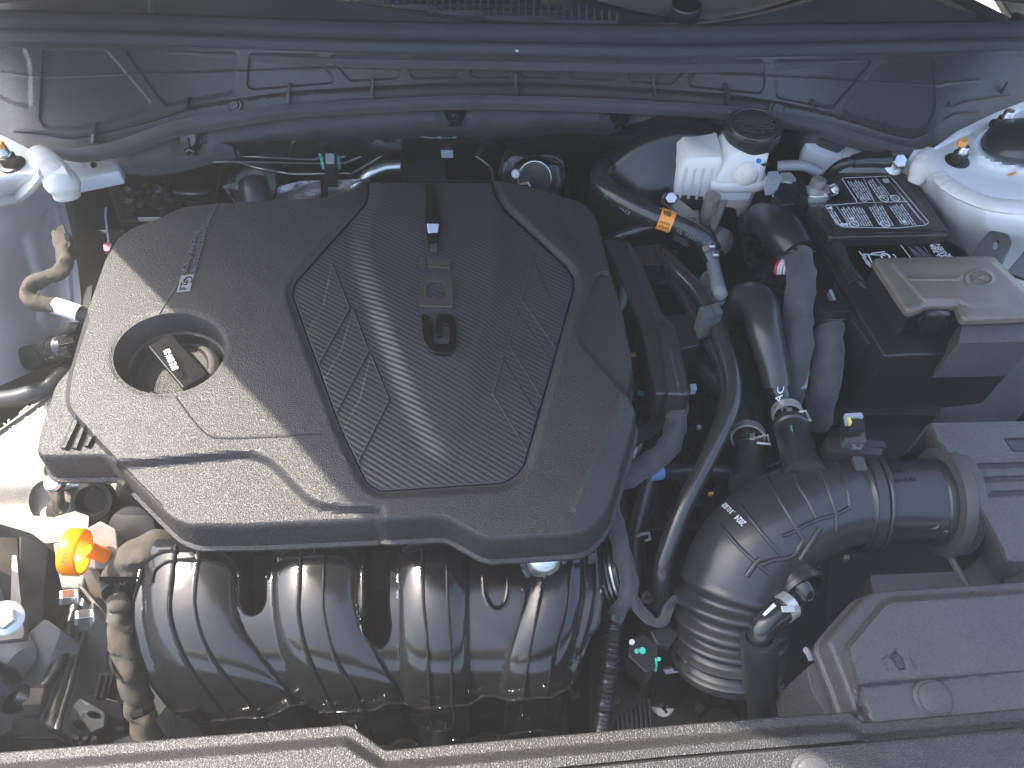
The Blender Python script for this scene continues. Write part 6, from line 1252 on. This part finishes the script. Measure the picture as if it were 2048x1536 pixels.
for k in range(3): mk('ring', *g_ring(a_ + (b_ - a_).normalized() * (.016 + .0045 * k), b_ - a_, .0415 - .001 * k, .002, .0016, 40), 'zinc', tb)
bolt = lathe('cross_bolt', P(1294, 1195, -.13), (0, -.3, 1), [(.0068, -.02), (.0068, .0), (.006, .0016), (.0002, .0016)], 'black_metal', sharp=40, seg=24)
tag(bolt, 'dark cross head bolt between the two hanging hoses', 'bolt')
for a2 in (20, 110):
    d_ = Vector((math.cos(R(a2)), math.sin(R(a2)), 0)); mk('slot', *g_box(P(1294, 1195, -.13) + Vector((0, -.0006, .0018)), (.0085, .0018, .0008), (d_, Vector((-d_.y, d_.x, 0)), Vector((0, 0, 1)))), 'dark_void', bolt, smooth=False)
hose('coolant_hose', 'dark straight hose hanging left of the cross head bolt', [(1300, 960, -.10), (1284, 1020, -.12), (1270, 1080, -.14), (1272, 1150, -.16), (1278, 1220, -.18)], .0115, 'rubber')
hose('fuel_pipe', 'black plastic fuel pipe with a blue clip crossing behind the twin hose', [(1245, 948, -.085), (1300, 942, -.09), (1345, 942, -.094), (1410, 940, -.10), (1480, 945, -.10)], .0078, 'satin_plastic', 'pipe')
tag(mk('pipe_clip', *g_tube(T([(1296, 946, -.083), (1323, 942, -.085)]), .0095, 18), 'blue_clip'), 'blue plastic clip on the black fuel pipe', 'clip')
sv = thing('shift_linkage', 'dark finned gearbox housing with small fittings under the hoses', 'gearbox part', P(1330, 900, -.3))
rn = random.Random(21)
mk('cover', *g_slab(rnd([(1262, 690), (1380, 700), (1440, 900), (1420, 1060), (1240, 1060), (1262, 900)], 8), -.17, .08), 'black_plastic', sv, bevel=.003)
for k in range(80):
    x, y = rn.uniform(1262, 1430), rn.uniform(700, 1050)
    p = P(x, y, -.165 + rn.uniform(0, .025)); s = rn.uniform(.005, .022)
    box('casting_block', p, (s, rn.uniform(.003, .02), rn.uniform(.008, .03)), rn.choice(['black_plastic', 'gloss_plastic', 'satin_plastic', 'black_metal']), sv, (Vector((.97, .22, 0)), Vector((-.22, .97, 0)), Vector((0, 0, 1))), bevel=.001)
for x, y, r in ((1377, 1003, .007), (1398, 855, .004), (1290, 862, .004), (1420, 990, .003)): lathe('fitting', P(x, y, -.135), (0, -.3, 1), [(r, -.006), (r, .002), (r * .7, .003), (r * .6, .001), (.0002, .001)], 'pipe_steel', sv, 20)
mk('silver_arc', *g_tube(arc3(T([(1274, 838, -.13), (1282, 860, -.12), (1276, 890, -.12), (1262, 918, -.125)]), 5), .006, 14), 'pipe_steel', sv)
mk('lead', *g_tube(arc3(T([(1248, 880, -.11), (1280, 872, -.105), (1310, 850, -.11), (1316, 826, -.12)]), 5), .0085, 12), 'cloth_tape', sv)
mk('connector', *g_slab(rnd([(1268, 772), (1292, 766), (1298, 800), (1276, 806)], 2), -.10, .02), 'black_plastic', sv, bevel=.001)
mk('green_tab', *g_slab([(1276, 780), (1290, 784), (1288, 792), (1276, 788)], -.098, .003), 'green_clip', sv)
mk('wire_bracket', *g_tube(T([(1308, 800, -.09), (1306, 822, -.09), (1302, 826, -.09)]), .002, 8), 'label_white', sv)
mk('gold_tab', *g_slab([(1418, 984), (1427, 984), (1427, 989), (1418, 989)], -.12, .003), 'yellow', sv)
mk('yellow_tab', *g_slab([(1258, 706), (1272, 704), (1272, 711), (1258, 712)], -.09, .003), 'yellow', sv)
mk('hook', *g_tube(T([(1274, 1072, -.12), (1284, 1068, -.115), (1298, 1066, -.115), (1300, 1078, -.12), (1290, 1082, -.12)]), .0018, 6), 'clamp_steel', sv)
gb = thing('gearbox_cover', 'dark ribbed gearbox cover deep below the bellows hose', 'gearbox part', P(1450, 1400, -.35))
relief('cover', rnd([(1220, 1240), (1300, 1220), (1420, 1330), (1520, 1340), (1700, 1280), (1740, 1480), (1180, 1500)], 10), -.235, [Ridge([(1360 + 36 * k, 1300 + 10 * k), (1420 + 36 * k, 1400 + 10 * k)], .008, 7) for k in range(4)] + [Ridge([(1240, 1350), (1330, 1420)], .006, 6), Step(ell(1440, 1440, 40, 28, 0, 20), .008, 6)], 7, 'black_metal', gb)
for x, y in ((1396, 1414), (1232, 1400), (1250, 1452), (1480, 1400)): hexbolt('casting_bolt', '', P(x, y, -.225), (0, -.3, 1), .006, 'black_metal', gb)
for k in range(8): box('fin', P(1236 + 9 * k, 1470 - 6 * k, -.222), (.004, .03, .012), 'black_plastic', gb, bevel=.001)
lathe('drain_pipe', P(1322, 1490, -.27), (0, .12, .06), [(.022, 0), (.022, .06), (.026, .062), (.026, .08)], 'tank_fluid', gb, 24)
# ================================================================== added fog box standing in for lens glare
hv, hf = g_box((0, 0, -.275), (13, 13, 3.15))
hz = mk('glare_haze', hv, hf, 'dark_void', smooth=False); hz['kind'] = 'stuff'
hm = bpy.data.materials.new('glare_haze_air'); hm.use_nodes = True; n_ = hm.node_tree; n_.nodes.remove(n_.nodes['Principled BSDF'])
pv_ = n_.nodes.new('ShaderNodeVolumePrincipled'); pv_.inputs['Color'].default_value = (1, .975, .94, 1); pv_.inputs['Density'].default_value = .125; pv_.inputs['Anisotropy'].default_value = 0.6
n_.links.new(pv_.outputs[0], n_.nodes['Material Output'].inputs['Volume'])
hz.data.materials.clear(); hz.data.materials.append(hm)
